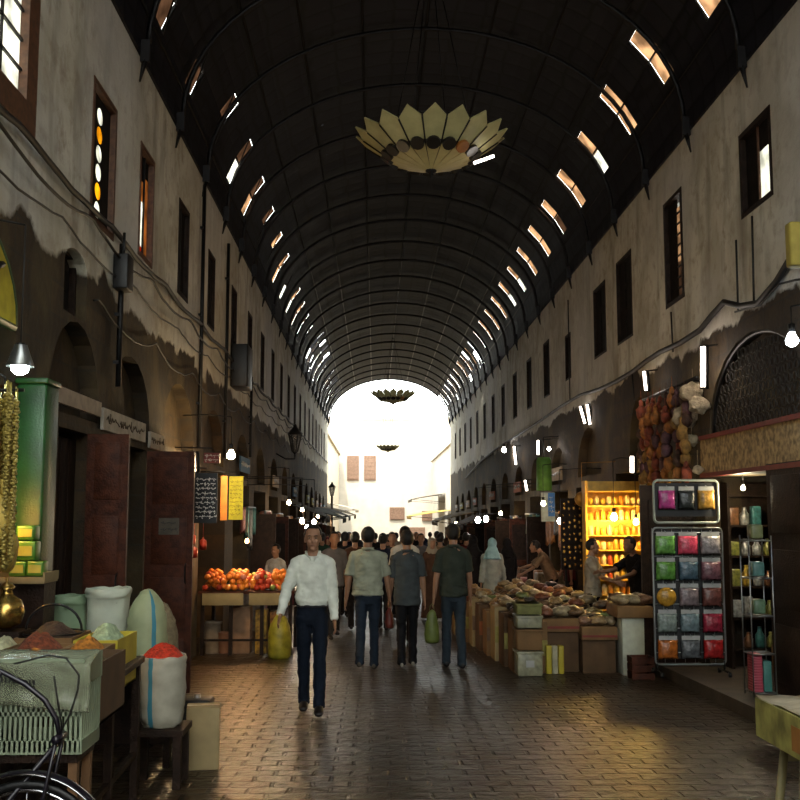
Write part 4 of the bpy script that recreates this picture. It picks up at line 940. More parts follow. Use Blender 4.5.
# bicycle seen from the side, wheel at the lower left
M_bike = mat('purple_black_enamel', (.010, .008, .015), .3, var=.1); M_chr = mat('chrome', (.55, .55, .58), .15, metal=1, var=0)
DW = 4.55; wc = at(26, 822, DW); wr = .33; wz = gz(DW) + wr
t = thing('bicycle', 'dark bicycle with chrome trimmed mudguard parked before the white crate', 'bicycle', (wc.x, DW, gz(DW)))
def wheel(cx, nm):
    q = MB(); q.tube([(cx + wr * .96 * math.cos(2 * PI * k / 40), 0, wr + wr * .96 * math.sin(2 * PI * k / 40)) for k in range(40)], .017, 8, closed=True, up=Vector((0, 1, 0))); w = part('wheel', q, M_black, t)
    q = MB(); q.tube([(cx + wr * .88 * math.cos(2 * PI * k / 40), 0, wr + wr * .88 * math.sin(2 * PI * k / 40)) for k in range(40)], (.010), 6, closed=True, up=Vector((0, 1, 0))); part('rim', q, M_chr, w)
    q = MB()
    for k in range(28):
        a = 2 * PI * k / 28; b_ = a + (.5 if k % 2 else -.5); q.tube([(cx + .03 * math.cos(b_), .02 * (1 if k % 2 else -1), wr + .03 * math.sin(b_)), (cx + wr * .88 * math.cos(a), 0, wr + wr * .88 * math.sin(a))], .0022, 4)
    q.tube([(cx, -.04, wr), (cx, .04, wr)], .022, 8); part('spokes', q, M_chr, w)
    q = MB(); pts = [(cx + (wr + .035) * math.cos(a), 0, wr + (wr + .035) * math.sin(a)) for a in [math.radians(-5 + 8 * k) for k in range(20)]]; q.tube(pts, [(.012, .034)] * len(pts), 8, up=Vector((0, 1, 0))) if False else q.sheet(lambda u, v: (cx + (wr + .03 + .012 * math.sin(PI * v)) * math.cos(math.radians(-8 + 165 * u)), -.036 + .072 * v, wr + (wr + .03 + .012 * math.sin(PI * v)) * math.sin(math.radians(-8 + 165 * u))), 30, 6, thick=.003)
    part('mudguard', q, M_bike, t)
    q = MB()
    for s_ in (-1, 1): q.tube([(cx + (wr + .036) * math.cos(a), s_ * .036, wr + (wr + .032) * math.sin(a)) for a in [math.radians(-8 + 165 * k / 24) for k in range(25)]], .004, 5)
    part('mudguard_trim', q, M_chr, t)
wheel(0, 'front'); wheel(-1.05, 'rear')
hx = at(60, 735, DW).x - wc.x; hzz = at(60, 735, DW).z - gz(DW)
q = MB()
for s_ in (-1, 1): q.tube([(0, s_ * .055, wr), (hx * .7, s_ * .055, wr * 1.9), (hx * .98, s_ * .05, hzz - .02)], .009, 7)
q.tube([(hx * .98, -.06, hzz - .01), (hx * .98, .06, hzz - .01)], .018, 8); part('fork', q, M_bike, t)
def BP(px_, py_): p = at(px_, py_, DW); return (p.x - wc.x, 0, p.z - gz(DW))
q = MB(); q.tube([BP(60, 737), BP(56, 718), BP(45, 700), BP(25, 684), BP(2, 672), BP(-40, 655)], .0115, 8); q.tube([BP(60, 740), (-.35, 0, .25), (-1.05, 0, wr)], .012, 8); q.tube([(-.35, 0, .25), (-.55, 0, .82)], .012, 8); q.tube([BP(2, 672), (-.5, 0, .72)], .013, 8); part('frame', q, M_bike, t)
q = MB(); q.tube([BP(60, 733), BP(70, 714), BP(78, 690), BP(79, 675), BP(66, 658), BP(48, 655), BP(30, 660), BP(14, 664)], .0045, 6); q.tube([BP(62, 728), BP(56, 690), BP(54, 676)], .004, 6); part('brake_cable', q, M_cable, t)
q = MB(); q.tube([(-.62, 0, .86), (-.5, 0, .87), (-.36, 0, .86)], [(.09, .03), (.07, .03), (.02, .02)], 10, up=Vector((0, 0, 1))); part('saddle', q, M_black, t)
q = MB(); q.tube([(-.35, -.08, .25), (-.35, .08, .25)], .02, 8); q.tube([(-.35 + .09 * math.cos(2 * PI * k / 20), -.05, .25 + .09 * math.sin(2 * PI * k / 20)) for k in range(20)], .006, 5, closed=True); q.tube([(-.35, -.09, .25), (-.22, -.09, .16)], .009, 6); q.box((-.21, -.13, .155), (.09, .07, .02)); part('crank', q, M_chr, t)

# sacks
S_w = mat('white_woven_plastic', (.60, .64, .52), .6, var=.12, scale=5); S_g = mat('green_tinted_plastic', (.30, .42, .26), .6, var=.2, scale=4); S_p = mat('pale_green_sack', (.42, .46, .26), .6, var=.15, scale=5); S_b = mat('burlap', (.30, .23, .13), .9, var=.25, scale=30, bump=.4)
S_bl = mat('blue_stripe', (.05, .25, .34), .6, var=.1); S_ye = mat('orange_stained_plastic', (.42, .28, .10), .6, var=.3, scale=8); M_chili = mat('red_chili', (.62, .04, .012), .8, var=.4, scale=40, bump=.8, bscale=80); M_fr = S_w
def px_sack(label, pxc, pyt, D, pxw, h, m, **k):
    p = at(pxc, pyt, D); return sack(label, p.x, D, p.z - h, pxw * D / FPX / 2, h, m, **k)
a = px_sack('large white woven sack with a rolled rim standing behind the spice table', 109, 577, 8.0, 40, .52, S_w, seed=1)
b_ = px_sack('green and orange tinted open sack left of the large white sack', 68, 588, 8.05, 38, .46, S_g, stripe=(S_ye, math.radians(215), .6), seed=2)
c_ = px_sack('pale green tied sack with a blue stripe right of the large white sack', 148, 588, 7.95, 38, .52, S_p, stripe=(S_bl, math.radians(-55), .16), tied=True, seed=3)
d_ = px_sack('open white sack with a blue stripe filled with red chili', 163, 655, 7.35, 44, .47, mat('white_woven_plastic_b', (.46, .43, .34), .6, var=.15), stripe=(S_bl, math.radians(-112), .15), fill=M_chili, seed=4)
px_sack('brown burlap sack standing behind the large white sack', 137, 573, 8.9, 32, .6, S_b, seed=5, tied=True)
px_sack('brown burlap sack standing behind the pale green tied sack', 163, 576, 8.9, 32, .6, S_b, seed=6, tied=True)
def plat(label, x, y, w, d, z1, name='wooden_platform'):
    t = thing(name, label, 'stand', (x, y, gz(y))); h = z1 - gz(y); q = MB(); q.box((0, 0, h - .02), (w, d, .04)); part('top', q, M_wood2, t)
    for sx in (-1, 1):
        for sy in (-1, 1): q = MB(); q.box((sx * (w / 2 - .04), sy * (d / 2 - .04), (h - .04) / 2), (.05, .05, h - .04)); part('leg', q, M_wood2, t)
zb = min(a.location.z, b_.location.z, c_.location.z)
plat('long low platform under the sacks behind the spice table', -1.99, 8.05, 1.02, .44, zb - .004)
b_.location.z = zb; c_.location.z = zb; a.location.z = zb
plat('dark stand under the sack of red chili', d_.location.x, 7.35, .36, .36, d_.location.z - .004)
q = MB(); q.box((0, 0, .26), (.7, .4, .52)); solo('wooden_box', q, M_wood2, 'dark box under the two burlap sacks', 'box', (-2.0, 8.92, gz(8.9)))
for o in [o for o in C.objects if o.get('label', '').startswith('brown burlap sack standing')]: o.location.z = gz(8.9) + .525
# cartons on the floor
p = ground(200, 770); carton('upright pale carton standing on the cobbles below the chili sack', p.x, p.y + .1, .24, .22, .44, M_card2, open_=False, rz=.15)
p = at(172, 715, 8.1); t = thing('metal_can', 'dark square can behind the upright pale carton', 'can', (p.x + .12, 8.5, gz(8.5))); q = MB(); q.box((0, 0, .2), (.24, .24, .40), bev=.02); part('body', q, M_iron, t); q = MB(); q.lathe([(.03, .40), (.03, .43), (.001, .432)], n=12, cap=False); part('cap', q, M_steel, t)
p = ground(172, 645); carton('open brown box on the ground left of the fruit table', p.x - .05, p.y - .4, .3, .3, .34, M_card, open_=True)
# black sign with white script, yellow and orange signs
signboard('black hanging board with nine lines of white Arabic script', (at(206, 498, 12.6).x, 12.6, at(206, 498, 12.6).z), .27, .60, M_black, mat('chalk_white_paint', (.75, .68, .6), .7, var=0, emit=(.8, .7, .6), es=.0), 9, 31, plane='xz', side=-1, r=.0055)
p = at(236, 498, 15.0); signboard('yellow lined notice hanging right of the black board', (p.x, 15.0, p.z), .20, .62, cm(.75, .68, .02, .6), cm(.35, .30, .02), 9, 33, plane='xz', side=-1, r=.004)
p = at(224, 498, 14.2); signboard('narrow orange banner between the black board and yellow notice', (p.x, 14.2, p.z), .09, .6, cm(.6, .20, .02, .6), cm(.5, .3, .03), 0, 35, plane='xz', side=-1)
p = at(195, 505, 13.0); signboard('narrow pink lit banner at the left of the black board', (p.x, 13.2, p.z - .0), .06, .42, cm(.6, .34, .24, .6), cm(.5, .3, .03), 0, 36, plane='xz', side=-1)
lamp('shop_bulb', 'very bright warm bulb above the yellow notice', at(231, 455, 13.6), (1, .72, .38), 130, r=.055, wire=.5, es=120)
tube_lamp('short tube lamp above the black script board', at(194, 452, 12.8), at(195, 472, 12.8), r=.014, es=5, col=(1, .75, .5))
p = at(212, 458, 13.1); signboard('small lit red and white panel left of the bright bulb', (p.x, 13.1, p.z), .2, .13, cm(.25, .06, .05), cm(.7, .6, .5), 2, 41, plane='xz', side=-1, r=.006)
# red hanging jars
for k, (px_, py_) in enumerate([(192, 540), (194, 553), (203, 545)]):
    p = at(px_, py_, 14.0); q = MB(); q.lathe([(.01, -.07), (.045, -.06), (.05, .0), (.045, .06), (.015, .08), (.012, .1)], n=12); q.tube([(0, 0, .09), (0, 0, .4)], .003, 4); solo('hanging_lantern', q, cm(.35, .03, .015, .3), ['leftmost', 'lower middle', 'rightmost'][k] + ' small red hanging lantern below the black board', 'lantern', p)

# ---- fruit table
FT = at(240, 590, 15.2).z
t = thing('fruit_table', 'long slatted market table piled with oranges behind the door leaf', 'table', (-1.82, 15.5, gz(15.5))); hh = FT - gz(15.5)
q = MB(); q.box((0, 0, hh - .02), (1.36, 1.1, .04)); part('tabletop', q, M_wood, t)
q = MB(); q.box((-.33, -.56, hh - .11), (.58, .02, .17), bev=.004); part('front_board', q, M_card2, t); q = MB(); q.box((.33, -.56, hh - .11), (.58, .02, .17), bev=.004); part('front_board', q, M_card2, t)
for x_ in (-.62, -.22, .22, .62):
    for sy in (-1, 1): q = MB(); q.box((x_, sy * .5, (hh - .04) / 2), (.05, .05, hh - .04)); part('leg', q, M_wood2, t)
q = MB(); q.box((0, -.5, .22), (1.24, .03, .03)); part('stretcher', q, M_wood2, t)
F_or = mat('orange_peel', (.85, .24, .02), .45, var=.15, bump=.2, bscale=150, es=0); F_re = mat('red_fruit', (.55, .05, .02), .35, var=.25); F_pk = mat('pink_fruit', (.62, .22, .16), .45, var=.2); F_gn = mat('green_fruit', (.16, .20, .03), .45, var=.2)
fm = []
for m_ in (F_or, F_re, F_pk, F_gn):
    q = MB(); q.ball((0, 0, 0), (.045, .045, .043), 12, 9); me = q.mesh('fruit'); me.materials.append(m_); fm.append(me)
R_.seed(8)
names = ['orange', 'red_apple', 'pink_peach', 'green_lime']
zones = [(-2.50, -2.2, 0), (-2.18, -1.82, 2), (-1.80, -1.5, 0), (-1.48, -1.2, 1)]
for zi, (xa, xb, kind) in enumerate([(-2.46, -2.14, 0), (-2.14, -1.74, 0), (-1.74, -1.5, 1), (-1.5, -1.2, 0)]):
    nx = int((xb - xa) / .098)
    for layer in range(3):
        for iy in range(7 - layer * 1):
            for ix in range(max(1, nx - (layer > 1))):
                if R_.random() < .12: continue
                k = kind if R_.random() < .72 else R_.choice([0, 1, 2, 3])
                o = bpy.data.objects.new(names[k], fm[k]); C.objects.link(o)
                o.location = (xa + .05 + R_.uniform(-.008, .008) + .098 * (ix + .5 * (layer % 2) + .5 * (iy % 2)), 15.04 + .098 * (iy + .5 * (layer % 2)) + layer * .05, FT + .046 + layer * .072 + iy * .014)
                tag(o, {0: 'orange heaped on the long fruit table', 1: 'red apple heaped on the long fruit table', 2: 'pinkish peach heaped on the long fruit table', 3: 'green lime heaped on the long fruit table'}[k], 'fruit', 'fruit heaped on the long fruit table')
lamp('shop_bulb', 'added warm bulb brightening the fruit table', at(247, 541, 15.6), (1, .5, .2), 70, r=.03, wire=.9, es=30)  # bulb added to brighten the heaped fruit
def bin_(label, px_, pyb, D, w, h, m, name='storage_tub'):
    p = gp(px_, D); t = thing(name, label, 'tub', p); q = MB(); q.lathe([(w * .40, 0), (w * .44, h * .5), (w * .5, h * .97), (w * .52, h), (w * .48, h * .98), (w * .42, h * .3)], n=18, cap=False); q.lathe([(.001, .01), (w * .41, .012)], n=18, cap=False); part('tub_body', q, m, t); q = MB(); q.lathe([(w * .53, h * .93), (w * .54, h), (w * .53, h)], n=18, cap=False); part('rim', q, m, t)
carton('tall tan carton standing under the middle of the fruit table', at(242, 640, 15.35).x, 15.35, .26, .26, .66, mat('tan_carton', (.36, .20, .11), .85))
carton('yellow printed carton under the right of the fruit table', at(256, 640, 15.3).x + .08, 15.3, .16, .24, .62, mat('yellow_print', (.55, .30, .04), .7, var=.6, scale=14))
carton('orange printed carton at the right end under the fruit table', at(267, 640, 15.3).x + .12, 15.28, .14, .24, .60, mat('orange_print', (.50, .18, .03), .7, var=.6, scale=14))
bin_('pale round tub under the left of the fruit table', 214, 640, 15.3, .26, .45, cm(.30, .22, .15)); bin_('brown round tub left of the tall tan carton', 226, 645, 15.3, .2, .3, cm(.28, .12, .06))
px_sack('bright yellow sack standing at the right end of the fruit table', 280, 612, 14.6, 22, .62, mat('lemon_plastic', (.40, .34, .03), .5, var=.3, scale=8), seed=12, tied=True).location.z = gz(14.6)
# ================================================================= RIGHT SIDE
M_film = mat('shiny_film', (.5, .5, .48), .2, var=.1)
# --- fascia with red edges over the big shop, lattice tympanum
t = thing('shop_fascia', 'speckled tan fascia panel with red edges above the right hand shop', 'fascia', (WR - .03, 10.95, 2.37)); q = MB(); q.box((0, 0, 0), (.04, 3.1, .40)); part('panel', q, mat('speckled_tan', (.46, .31, .14), .8, var=.5, scale=16), t)
for s_ in (-1, 1): q = MB(); q.box((-.01, 0, s_ * .225), (.06, 3.1, .05)); part('red_edge', q, M_red, t)
t = thing('tympanum_lattice', 'dark wrought lattice filling the arch above the fascia', 'lattice', (WR + .06, 10.82, 2.62)); q = MB()
for k in range(22):
    for j in range(9):
        y_ = -1.42 + k * .135 + (j % 2) * .067; z_ = .07 + j * .11
        if (y_ / 1.42) ** 2 + (z_ / .95) ** 2 < 1: q.tube([(0, y_ + .05 * math.cos(2 * PI * i / 8), z_ + .05 * math.sin(2 * PI * i / 8)) for i in range(8)], .008, 4, closed=True, up=Vector((1, 0, 0)))
part('scrollwork', q, mat('dusty_iron', (.06, .05, .04), .7, metal=.3, var=.4), t)
q = MB(); q.tube([(-.01, 1.45 * math.cos(PI * k / 20), .98 * math.sin(PI * k / 20)) for k in range(21)], .025, 5, up=Vector((1, 0, 0))); part('arch_bar', q, M_iron, t)
# dark leaf folded on the wall
t = thing('door_leaf', 'tall black-brown door leaf folded against the wall at the right edge', 'door', (WR - .04, 9.42, gz(9.42) + .13)); q = MB(); q.box((0, .0, 1.12), (.05, 1.9, 2.24)); part('panel', q, M_wood2, t)
q = MB()
for k in range(3):
    for s_ in (-1, 1): q.box((-.03, s_ * .47, .4 + k * .72), (.015, .72, .56), bev=.005)
part('moulding', q, M_wood2, t)
q = MB(); q.tube([(-.03, .8, 1.0), (-.07, .8, 1.0), (-.07, .8, 1.12), (-.03, .8, 1.12)], .008, 6); part('handle', q, M_iron, t)
# --- packet rack
RX, RY = at(689, 600, 11.75).x, 11.75; rz0 = gz(RY) + .13; rb = at(655, 528, RY).z; rt = at(655, 482, RY).z; rw = 70 * RY / FPX
t = thing('display_rack', 'wheeled wire display rack hung with rows of coloured packets', 'rack', (RX, RY, rz0))
def rr_loop(w, z0, z1, y=0, r=.05):
    P = []
    for (cx, cz, a0) in ((w / 2 - r, z1 - r, 0), (-w / 2 + r, z1 - r, 90), (-w / 2 + r, z0 + r, 180), (w / 2 - r, z0 + r, 270)):
        for k in range(5): a = math.radians(a0 + 22.5 * k); P.append((cx + r * math.cos(a), y, cz + r * math.sin(a)))
    return P
q = MB(); q.tube(rr_loop(rw, .12, rb - rz0 + .0), .012, 6, closed=True, up=Vector((0, 1, 0))); part('main_frame', q, M_steel, t)
q = MB(); q.tube(rr_loop(rw * .93, rb - rz0 + .06, rt - rz0 + .02), .014, 6, closed=True, up=Vector((0, 1, 0))); part('top_frame', q, mat('pale_enamel', (.45, .5, .42), .4, var=.05), t)
q = MB(); H_ = rb - rz0
for k in range(6): q.tube([(-rw / 2, .01, .25 + (H_ - .3) * k / 5), (rw / 2, .01, .25 + (H_ - .3) * k / 5)], .006, 5)
for k in range(8): q.tube([(-rw / 2 + rw * k / 7, .015, .14), (-rw / 2 + rw * k / 7, .015, H_)], .004, 5)
part('grid', q, M_steel, t); q = MB(); q.box((0, .03, H_ / 2 + .08), (rw - .04, .02, H_ - .2)); q.box((0, .03, rt - rz0 - .2), (rw * .88, .02, .38)); part('backboard', q, M_black, t)
for sx in (-1, 1):
    q = MB(); q.tube([(sx * (rw / 2 - .02), -.2, .05), (sx * (rw / 2 - .02), .2, .05)], .012, 6); q.tube([(sx * (rw / 2 - .02), 0, .05), (sx * (rw / 2 - .02), 0, .16)], .012, 6); part('foot', q, M_iron, t)
    for sy in (-1, 1): q = MB(); q.tube([(sx * (rw / 2 - .035), sy * .18, .03), (sx * (rw / 2 - .005), sy * .18, .03)], .028, 10); part('caster', q, M_black, t)
cols = [[('bright green', (.15, .38, .08)), ('hot pink', (.72, .08, .14)), ('silver grey', (.34, .30, .30))],
        [('leaf green', (.10, .26, .05)), ('slate blue', (.07, .12, .16)), ('dull mauve', (.20, .09, .11))],
        [('round amber', (.50, .26, .03)), ('grey lilac', (.22, .17, .18)), ('dark rose', (.17, .06, .05))],
        [('pale grey-green', (.22, .27, .25)), ('blue-grey', (.15, .21, .23)), ('crimson', (.36, .03, .06))],
        [('orange', (.42, .12, .02)), ('smoky grey', (.10, .11, .12)), ('red', (.42, .02, .02))]]
def packet(label, x, y, z, w, h, col, rnd=False, seed=0, d=.045):
    t = thing('packet', label, 'packet', (x, y, z)); q = MB()
    if rnd: q.ball((0, 0, 0), (w / 2, d * 1.2, h / 2), 14, 10)
    else: q.sheet(lambda u, v: (-w / 2 + w * u, -d * (math.sin(PI * u) * math.sin(PI * v)) ** .35 - .008 * noise.noise(Vector((u * 5 + seed, v * 5, seed))), -h / 2 + h * v), 10, 10, thick=.006)
    part('wrapper', q, mat('wrap', col, .22, var=.35, scale=22, bump=.3, bscale=50), t)
    q = MB(); q.box((0, -.004, h / 2 + .015), (w * .9, .006, .05)); part('header_card', q, M_film, t)
    q = MB(); q.tube([(0, .012, h / 2 + .05), (0, -.03, h / 2 + .04), (0, -.035, h / 2 + .03)], .004, 5); part('hook', q, M_steel, t)
cw = rw / 3
for r_ in range(5):
    for c_ in range(3):
        zz = rb - (.19 + r_ * .288) - .0
        packet('%s packet in the %s row of the display rack' % (cols[r_][c_][0], ['top', 'second', 'third', 'fourth', 'bottom'][r_]), RX + (c_ - 1) * cw * .97, RY - .02, zz, cw * .86, .215, cols[r_][c_][1], (r_, c_) == (2, 0), r_ * 3 + c_)
for k, (n_, c) in enumerate([('magenta', (.50, .06, .26)), ('black', (.03, .035, .035)), ('amber and gold', (.50, .27, .05))]):
    packet('%s packet hanging in the top frame of the display rack' % n_, RX + (k - 1) * cw * .85, RY - .02, rt - .20, cw * .74, .22, c, False, 40 + k)
# --- big shop interior goods wall (perpendicular shelves at far side of the room)
SY = 12.45
t = thing('shop_shelving', 'tall shelving crowded with gold and green goods inside the right shop', 'shelves', (5.15, SY, gz(SY) + .0)); w_ = 1.9
for k in range(6): q = MB(); q.box((0, 0, .35 + k * .36), (w_, .32, .02)); part('shelf', q, M_wood2, t)
for s_ in (-1, 1): q = MB(); q.box((s_ * w_ / 2, 0, 1.15), (.03, .32, 2.3)); part('upright', q, M_wood2, t)
q = MB(); q.box((0, .17, 1.15), (w_, .02, 2.3)); part('back_panel', q, M_wood2, t)
R_.seed(31)
GC = [('gold', (.55, .36, .05)), ('green', (.12, .26, .06)), ('silver', (.4, .4, .38)), ('brown', (.2, .09, .04)), ('teal', (.06, .2, .2)), ('olive', (.22, .22, .05))]
gm = []
for k, (n_, c) in enumerate(GC):
    m_ = mat('goods_' + n_, c, .3, var=.4, scale=20, metal=.3 if n_ in ('gold', 'silver') else 0)
    q = MB(); q.box((0, 0, .09), (.11, .10, .18), bev=.012); q.box((0, -.052, .09), (.07, .006, .09)); b1 = q.mesh('tin'); recalc(b1); b1.materials.append(m_)
    q = MB(); q.lathe([(.045, 0), (.055, .02), (.055, .12), (.03, .15), (.022, .19), (.026, .2)], n=12); b2 = q.mesh('bottle'); recalc(b2); b2.materials.append(m_); gm.append((n_, b1, b2))
for k in range(5):
    for j in range(14):
        if R_.random() < .1: continue
        n_, b1, b2 = R_.choice(gm); isb = R_.random() < .5; o = bpy.data.objects.new('bottle' if isb else 'tin', b2 if isb else b1); C.objects.link(o)
        o.location = (5.15 - w_ / 2 + .08 + j * .133, SY - .08, gz(SY) + .362 + k * .36); s_ = R_.uniform(.9, 1.35); o.scale = (1, 1, s_)
        tag(o, '%s %s on the %s shelf of the crowded right shop shelving' % (n_, 'bottle' if isb else 'tin', ['lowest', 'second', 'third', 'fourth', 'top'][k]), 'bottle' if isb else 'tin', 'goods on the crowded right shop shelving')
lamp('shop_bulb', 'added white bulb brightening the shelving inside the right shop', at(743, 488, 11.6), (1, .85, .55), 45, r=.025, wire=.35, es=50)  # bulb added close to the shelving so its goods show
# inner side shelves
carton('low tan box inside the right shop near its shelving', 4.75, 11.7, .5, .4, .32, M_card, z=gz(11.7) + .13)
# --- narrow wire stand with pink and teal stack at right
t = thing('wire_stand', 'narrow silver wire stand in front of the black-brown door leaf', 'stand', (3.72, 10.15, gz(10.15) + .13)); q = MB()
for (sx, sy) in ((-1, -1), (1, -1), (-1, 1), (1, 1)): q.tube([(sx * .11, sy * .12, .02), (sx * .11, sy * .12, 1.55)], .0065, 6)
part('post', q, M_steel, t)
for k in range(5): q = MB(); q.tube([(-.11, -.12, .06 + k * .36), (.11, -.12, .06 + k * .36), (.11, .12, .06 + k * .36), (-.11, .12, .06 + k * .36)], .007, 5, closed=True); q.box((0, 0, .055 + k * .36), (.2, .22, .006)); part('tray', q, M_steel, t)
R_.seed(12)
for k in range(14):
    q = MB(); q.box((0, 0, .0), (.085, .18, .024), bev=.004); solo('soap_bar', q, cm(.42, .06, .09, .5), 'pink wrapped bar in the stack on the lowest tray of the wire stand', 'soap bar', (3.72 - .048, 10.15, gz(10.15) + .13 + .076 + k * .0255), rz=R_.uniform(-.03, .03), group='pink bars stacked on the wire stand')
q = MB(); q.box((0, 0, .15), (.08, .17, .29), bev=.01); solo('packet', q, cm(.05, .20, .17, .5), 'tall teal packet beside the pink bars on the wire stand', 'packet', (3.765, 10.15, gz(10.15) + .19))
for k in (2, 3, 4):
    q = MB(); q.box((0, 0, .08), (.12, .14, .14), bev=.02); solo('packet', q, cm(*[(.12, .2, .12), (.1, .22, .2), (.2, .22, .1)][k - 2], .35), ['sage green packet on the middle tray', 'teal green packet on the fourth tray', 'olive packet on the top tray'][k - 2] + ' of the wire stand', 'packet', (3.72, 10.15, gz(10.15) + .13 + .066 + k * .36))
# --- hanging gourds, sponges and dried goods, D 12.4..15
R_.seed(77)
q = MB(); q.tube([(0, 12.3, 0), (0, 15.0, 0)], .02, 6); q.tube([(0, 12.6, 0), (.12, 12.6, .0)], .015, 5); q.tube([(0, 14.8, 0), (.12, 14.8, .0)], .015, 5); solo('hanging_pole', q, M_iron, 'dark pole on the right wall from which the dried goods hang', 'pole', (WR - .13, 0, 3.32))
hmats = [('rust red', (.26, .05, .02)), ('golden brown', (.34, .18, .04)), ('dark brown', (.08, .035, .02)), ('orange', (.42, .15, .03)), ('dull purple', (.12, .05, .06))]
hm_ = []
for n_, c in hmats:
    m_ = mat('dried_' + n_.replace(' ', '_'), c, .75, var=.4, scale=18, bump=.5, bscale=40)
    q = MB(); q.ball((0, 0, 0), (.07, .07, .10), 10, 8, jit=.35, seed=len(hm_)); q.ball((0, 0, .12), (.035, .035, .06), 8, 6); q.tube([(0, 0, .15), (0, 0, .3)], .004, 4); me = q.mesh('gourd'); recalc(me); me.materials.append(m_); hm_.append((n_, me))
for k in range(64):
    col_ = k % 8; row = k // 8; y_ = 12.65 + col_ * .30 + R_.uniform(-.06, .06); n_, me = R_.choice(hm_)
    if row > 6: continue
    o = bpy.data.objects.new('dried_gourd', me); C.objects.link(o); o.location = (WR - .15 - R_.uniform(0, .1), y_, 3.12 - row * .155 + R_.uniform(-.03, .03)); o.rotation_euler = (0, 0, R_.uniform(0, 6)); o.scale = (1, 1, R_.uniform(.8, 1.1))
    tag(o, '%s dried gourd hanging in the crowded row on the right wall' % n_, 'gourd', 'dried gourds hanging on the right wall')
M_sp = mat('pale_sponge', (.38, .30, .19), .9, var=.3, scale=14, bump=.9, bscale=45)
for k, (px_, py_, r_) in enumerate([(694, 392, 15), (690, 416, 17), (705, 405, 13), (697, 440, 9), (702, 470, 7)]):
    Dk = 12.5 + (0, .3, -.25, .1, -.1)[k]; p = at(px_, py_, Dk); rr = r_ * 10 / FPX; q = MB(); q.ball((0, 0, 0), (rr, rr * .6, rr * .8), 20, 16, jit=.4, seed=k * 3); q.tube([(0, 0, rr * .6), (0, 0, rr * .6 + .2)], .004, 4)
    solo('natural_sponge', q, M_sp, ['topmost big pale sponge', 'big pale sponge second from top', 'pale sponge nearest the arch', 'small pale sponge under the big ones', 'smallest lowest pale sponge'][k] + ' hanging left of the lattice arch', 'sponge', (min(p.x, WR - .12), Dk, p.z))
# --- lit yellow shop stall display, facing the camera
YD = 16.75
t = thing('lit_display_shelves', 'brightly lit yellow shelves of small goods behind the young vendor', 'shelves', (4.06, YD, gz(YD))); w_ = 1.35
M_ylw = mat('yellow_lacquer', (.85, .50, .07), .5, var=.2)
for k in range(9): q = MB(); q.box((0, 0, .5 + k * .235), (w_, .26, .018)); part('shelf', q, M_ylw, t)
q = MB(); q.box((0, .14, 1.3), (w_, .02, 2.5)); part('back_panel', q, M_ylw, t)
for s_ in (-1, 1): q = MB(); q.box((s_ * w_ / 2, 0, 1.3), (.04, .28, 2.5)); part('upright', q, M_ylw, t)
q = MB(); q.box((0, -.02, .24), (w_, .34, .46)); part('base_cupboard', q, M_wood, t)
R_.seed(41)
gm2 = []
for n_, c in [('yellow', (.8, .5, .05)), ('amber', (.7, .28, .03)), ('cream', (.8, .65, .35)), ('red', (.5, .08, .02)), ('brown', (.25, .1, .03))]:
    m_ = mat('small_goods_' + n_, c, .35, var=.3, scale=20); q = MB(); q.lathe([(.035, 0), (.042, .015), (.042, .09), (.03, .11), (.03, .125), (.001, .13)], n=10, cap=False); me = q.mesh('jar'); me.materials.append(m_); gm2.append((n_, me))
for k in range(8):
    for j in range(13):
        n_, me = R_.choice(gm2 if k < 4 else gm2[:3]); o = bpy.data.objects.new('jar', me); C.objects.link(o); o.location = (4.06 - w_ / 2 + .08 + j * .1, YD - .04, gz(YD) + .51 + k * .235); o.scale = (1, 1, R_.uniform(.9, 1.4))
        tag(o, '%s jar on %s of the brightly lit yellow shelves' % (n_, ['the lowest shelf', 'the second shelf', 'the third shelf', 'the fourth shelf', 'the fifth shelf', 'the sixth shelf', 'the seventh shelf', 'the top shelf'][k]), 'jar', 'jars on the brightly lit yellow shelves')
lamp('shop_bulb', 'glaring yellow bulb before the lit shelves, left of its pair', at(614, 517, 16.3), (1, .60, .15), 75, r=.055, wire=.9, es=90)
lamp('shop_bulb', 'glaring yellow bulb before the lit shelves, right of its pair', at(636, 522, 16.2), (1, .60, .15), 45, r=.045, wire=.9, es=90)
# clear plastic sheet hanging at the stall's right
q = MB(); a_, b_ = at(640, 478, 15.6), at(652, 560, 15.6); q.sheet(lambda u, v: (a_.x + (.10 + .16 * v) * u + .0, .05 * math.sin(u * 7 + v * 3), -1.25 * v), 14, 18, thick=.004); solo('plastic_sheet', q, mat('milky_sheet', (.55, .48, .33), .3, var=.2, alpha=.8), 'hanging milky plastic sheet at the right of the lit shelves', 'plastic sheet', (0, 15.6, a_.z))
# perforated goods panel left of it
t = thing('trinket_board', 'dark board of glinting gold trinkets left of the lit yellow shelves', 'board', (3.42, 17.6, 1.35)); q = MB(); q.box((0, 0, 0), (.56, .04, 1.2)); part('board', q, M_wood2, t); q = MB(); q.box((-.2, 0, -.98), (.04, .04, .90)); q.box((.2, 0, -.98), (.04, .04, .90)); part('leg', q, M_wood2, t)
R_.seed(6); mg = mat('gold_trinket', (.8, .5, .12), .25, metal=.8)
q = MB(); q.ball((0, 0, 0), (.025, .012, .03), 8, 6); tm = q.mesh('trinket'); tm.materials.append(mg)
for k in range(11):
    for j in range(6):
        o = bpy.data.objects.new('trinket', tm); C.objects.link(o); o.location = (3.42 - .23 + j * .092 + R_.uniform(-.015, .015), 17.57, 1.35 - .52 + k * .104 + R_.uniform(-.02, .02)); s_ = R_.uniform(.6, 1.25); o.scale = (s_, s_, s_); tag(o, 'small gold trinket pinned to the dark board by the lit shelves', 'trinket', 'gold trinkets on the dark board')
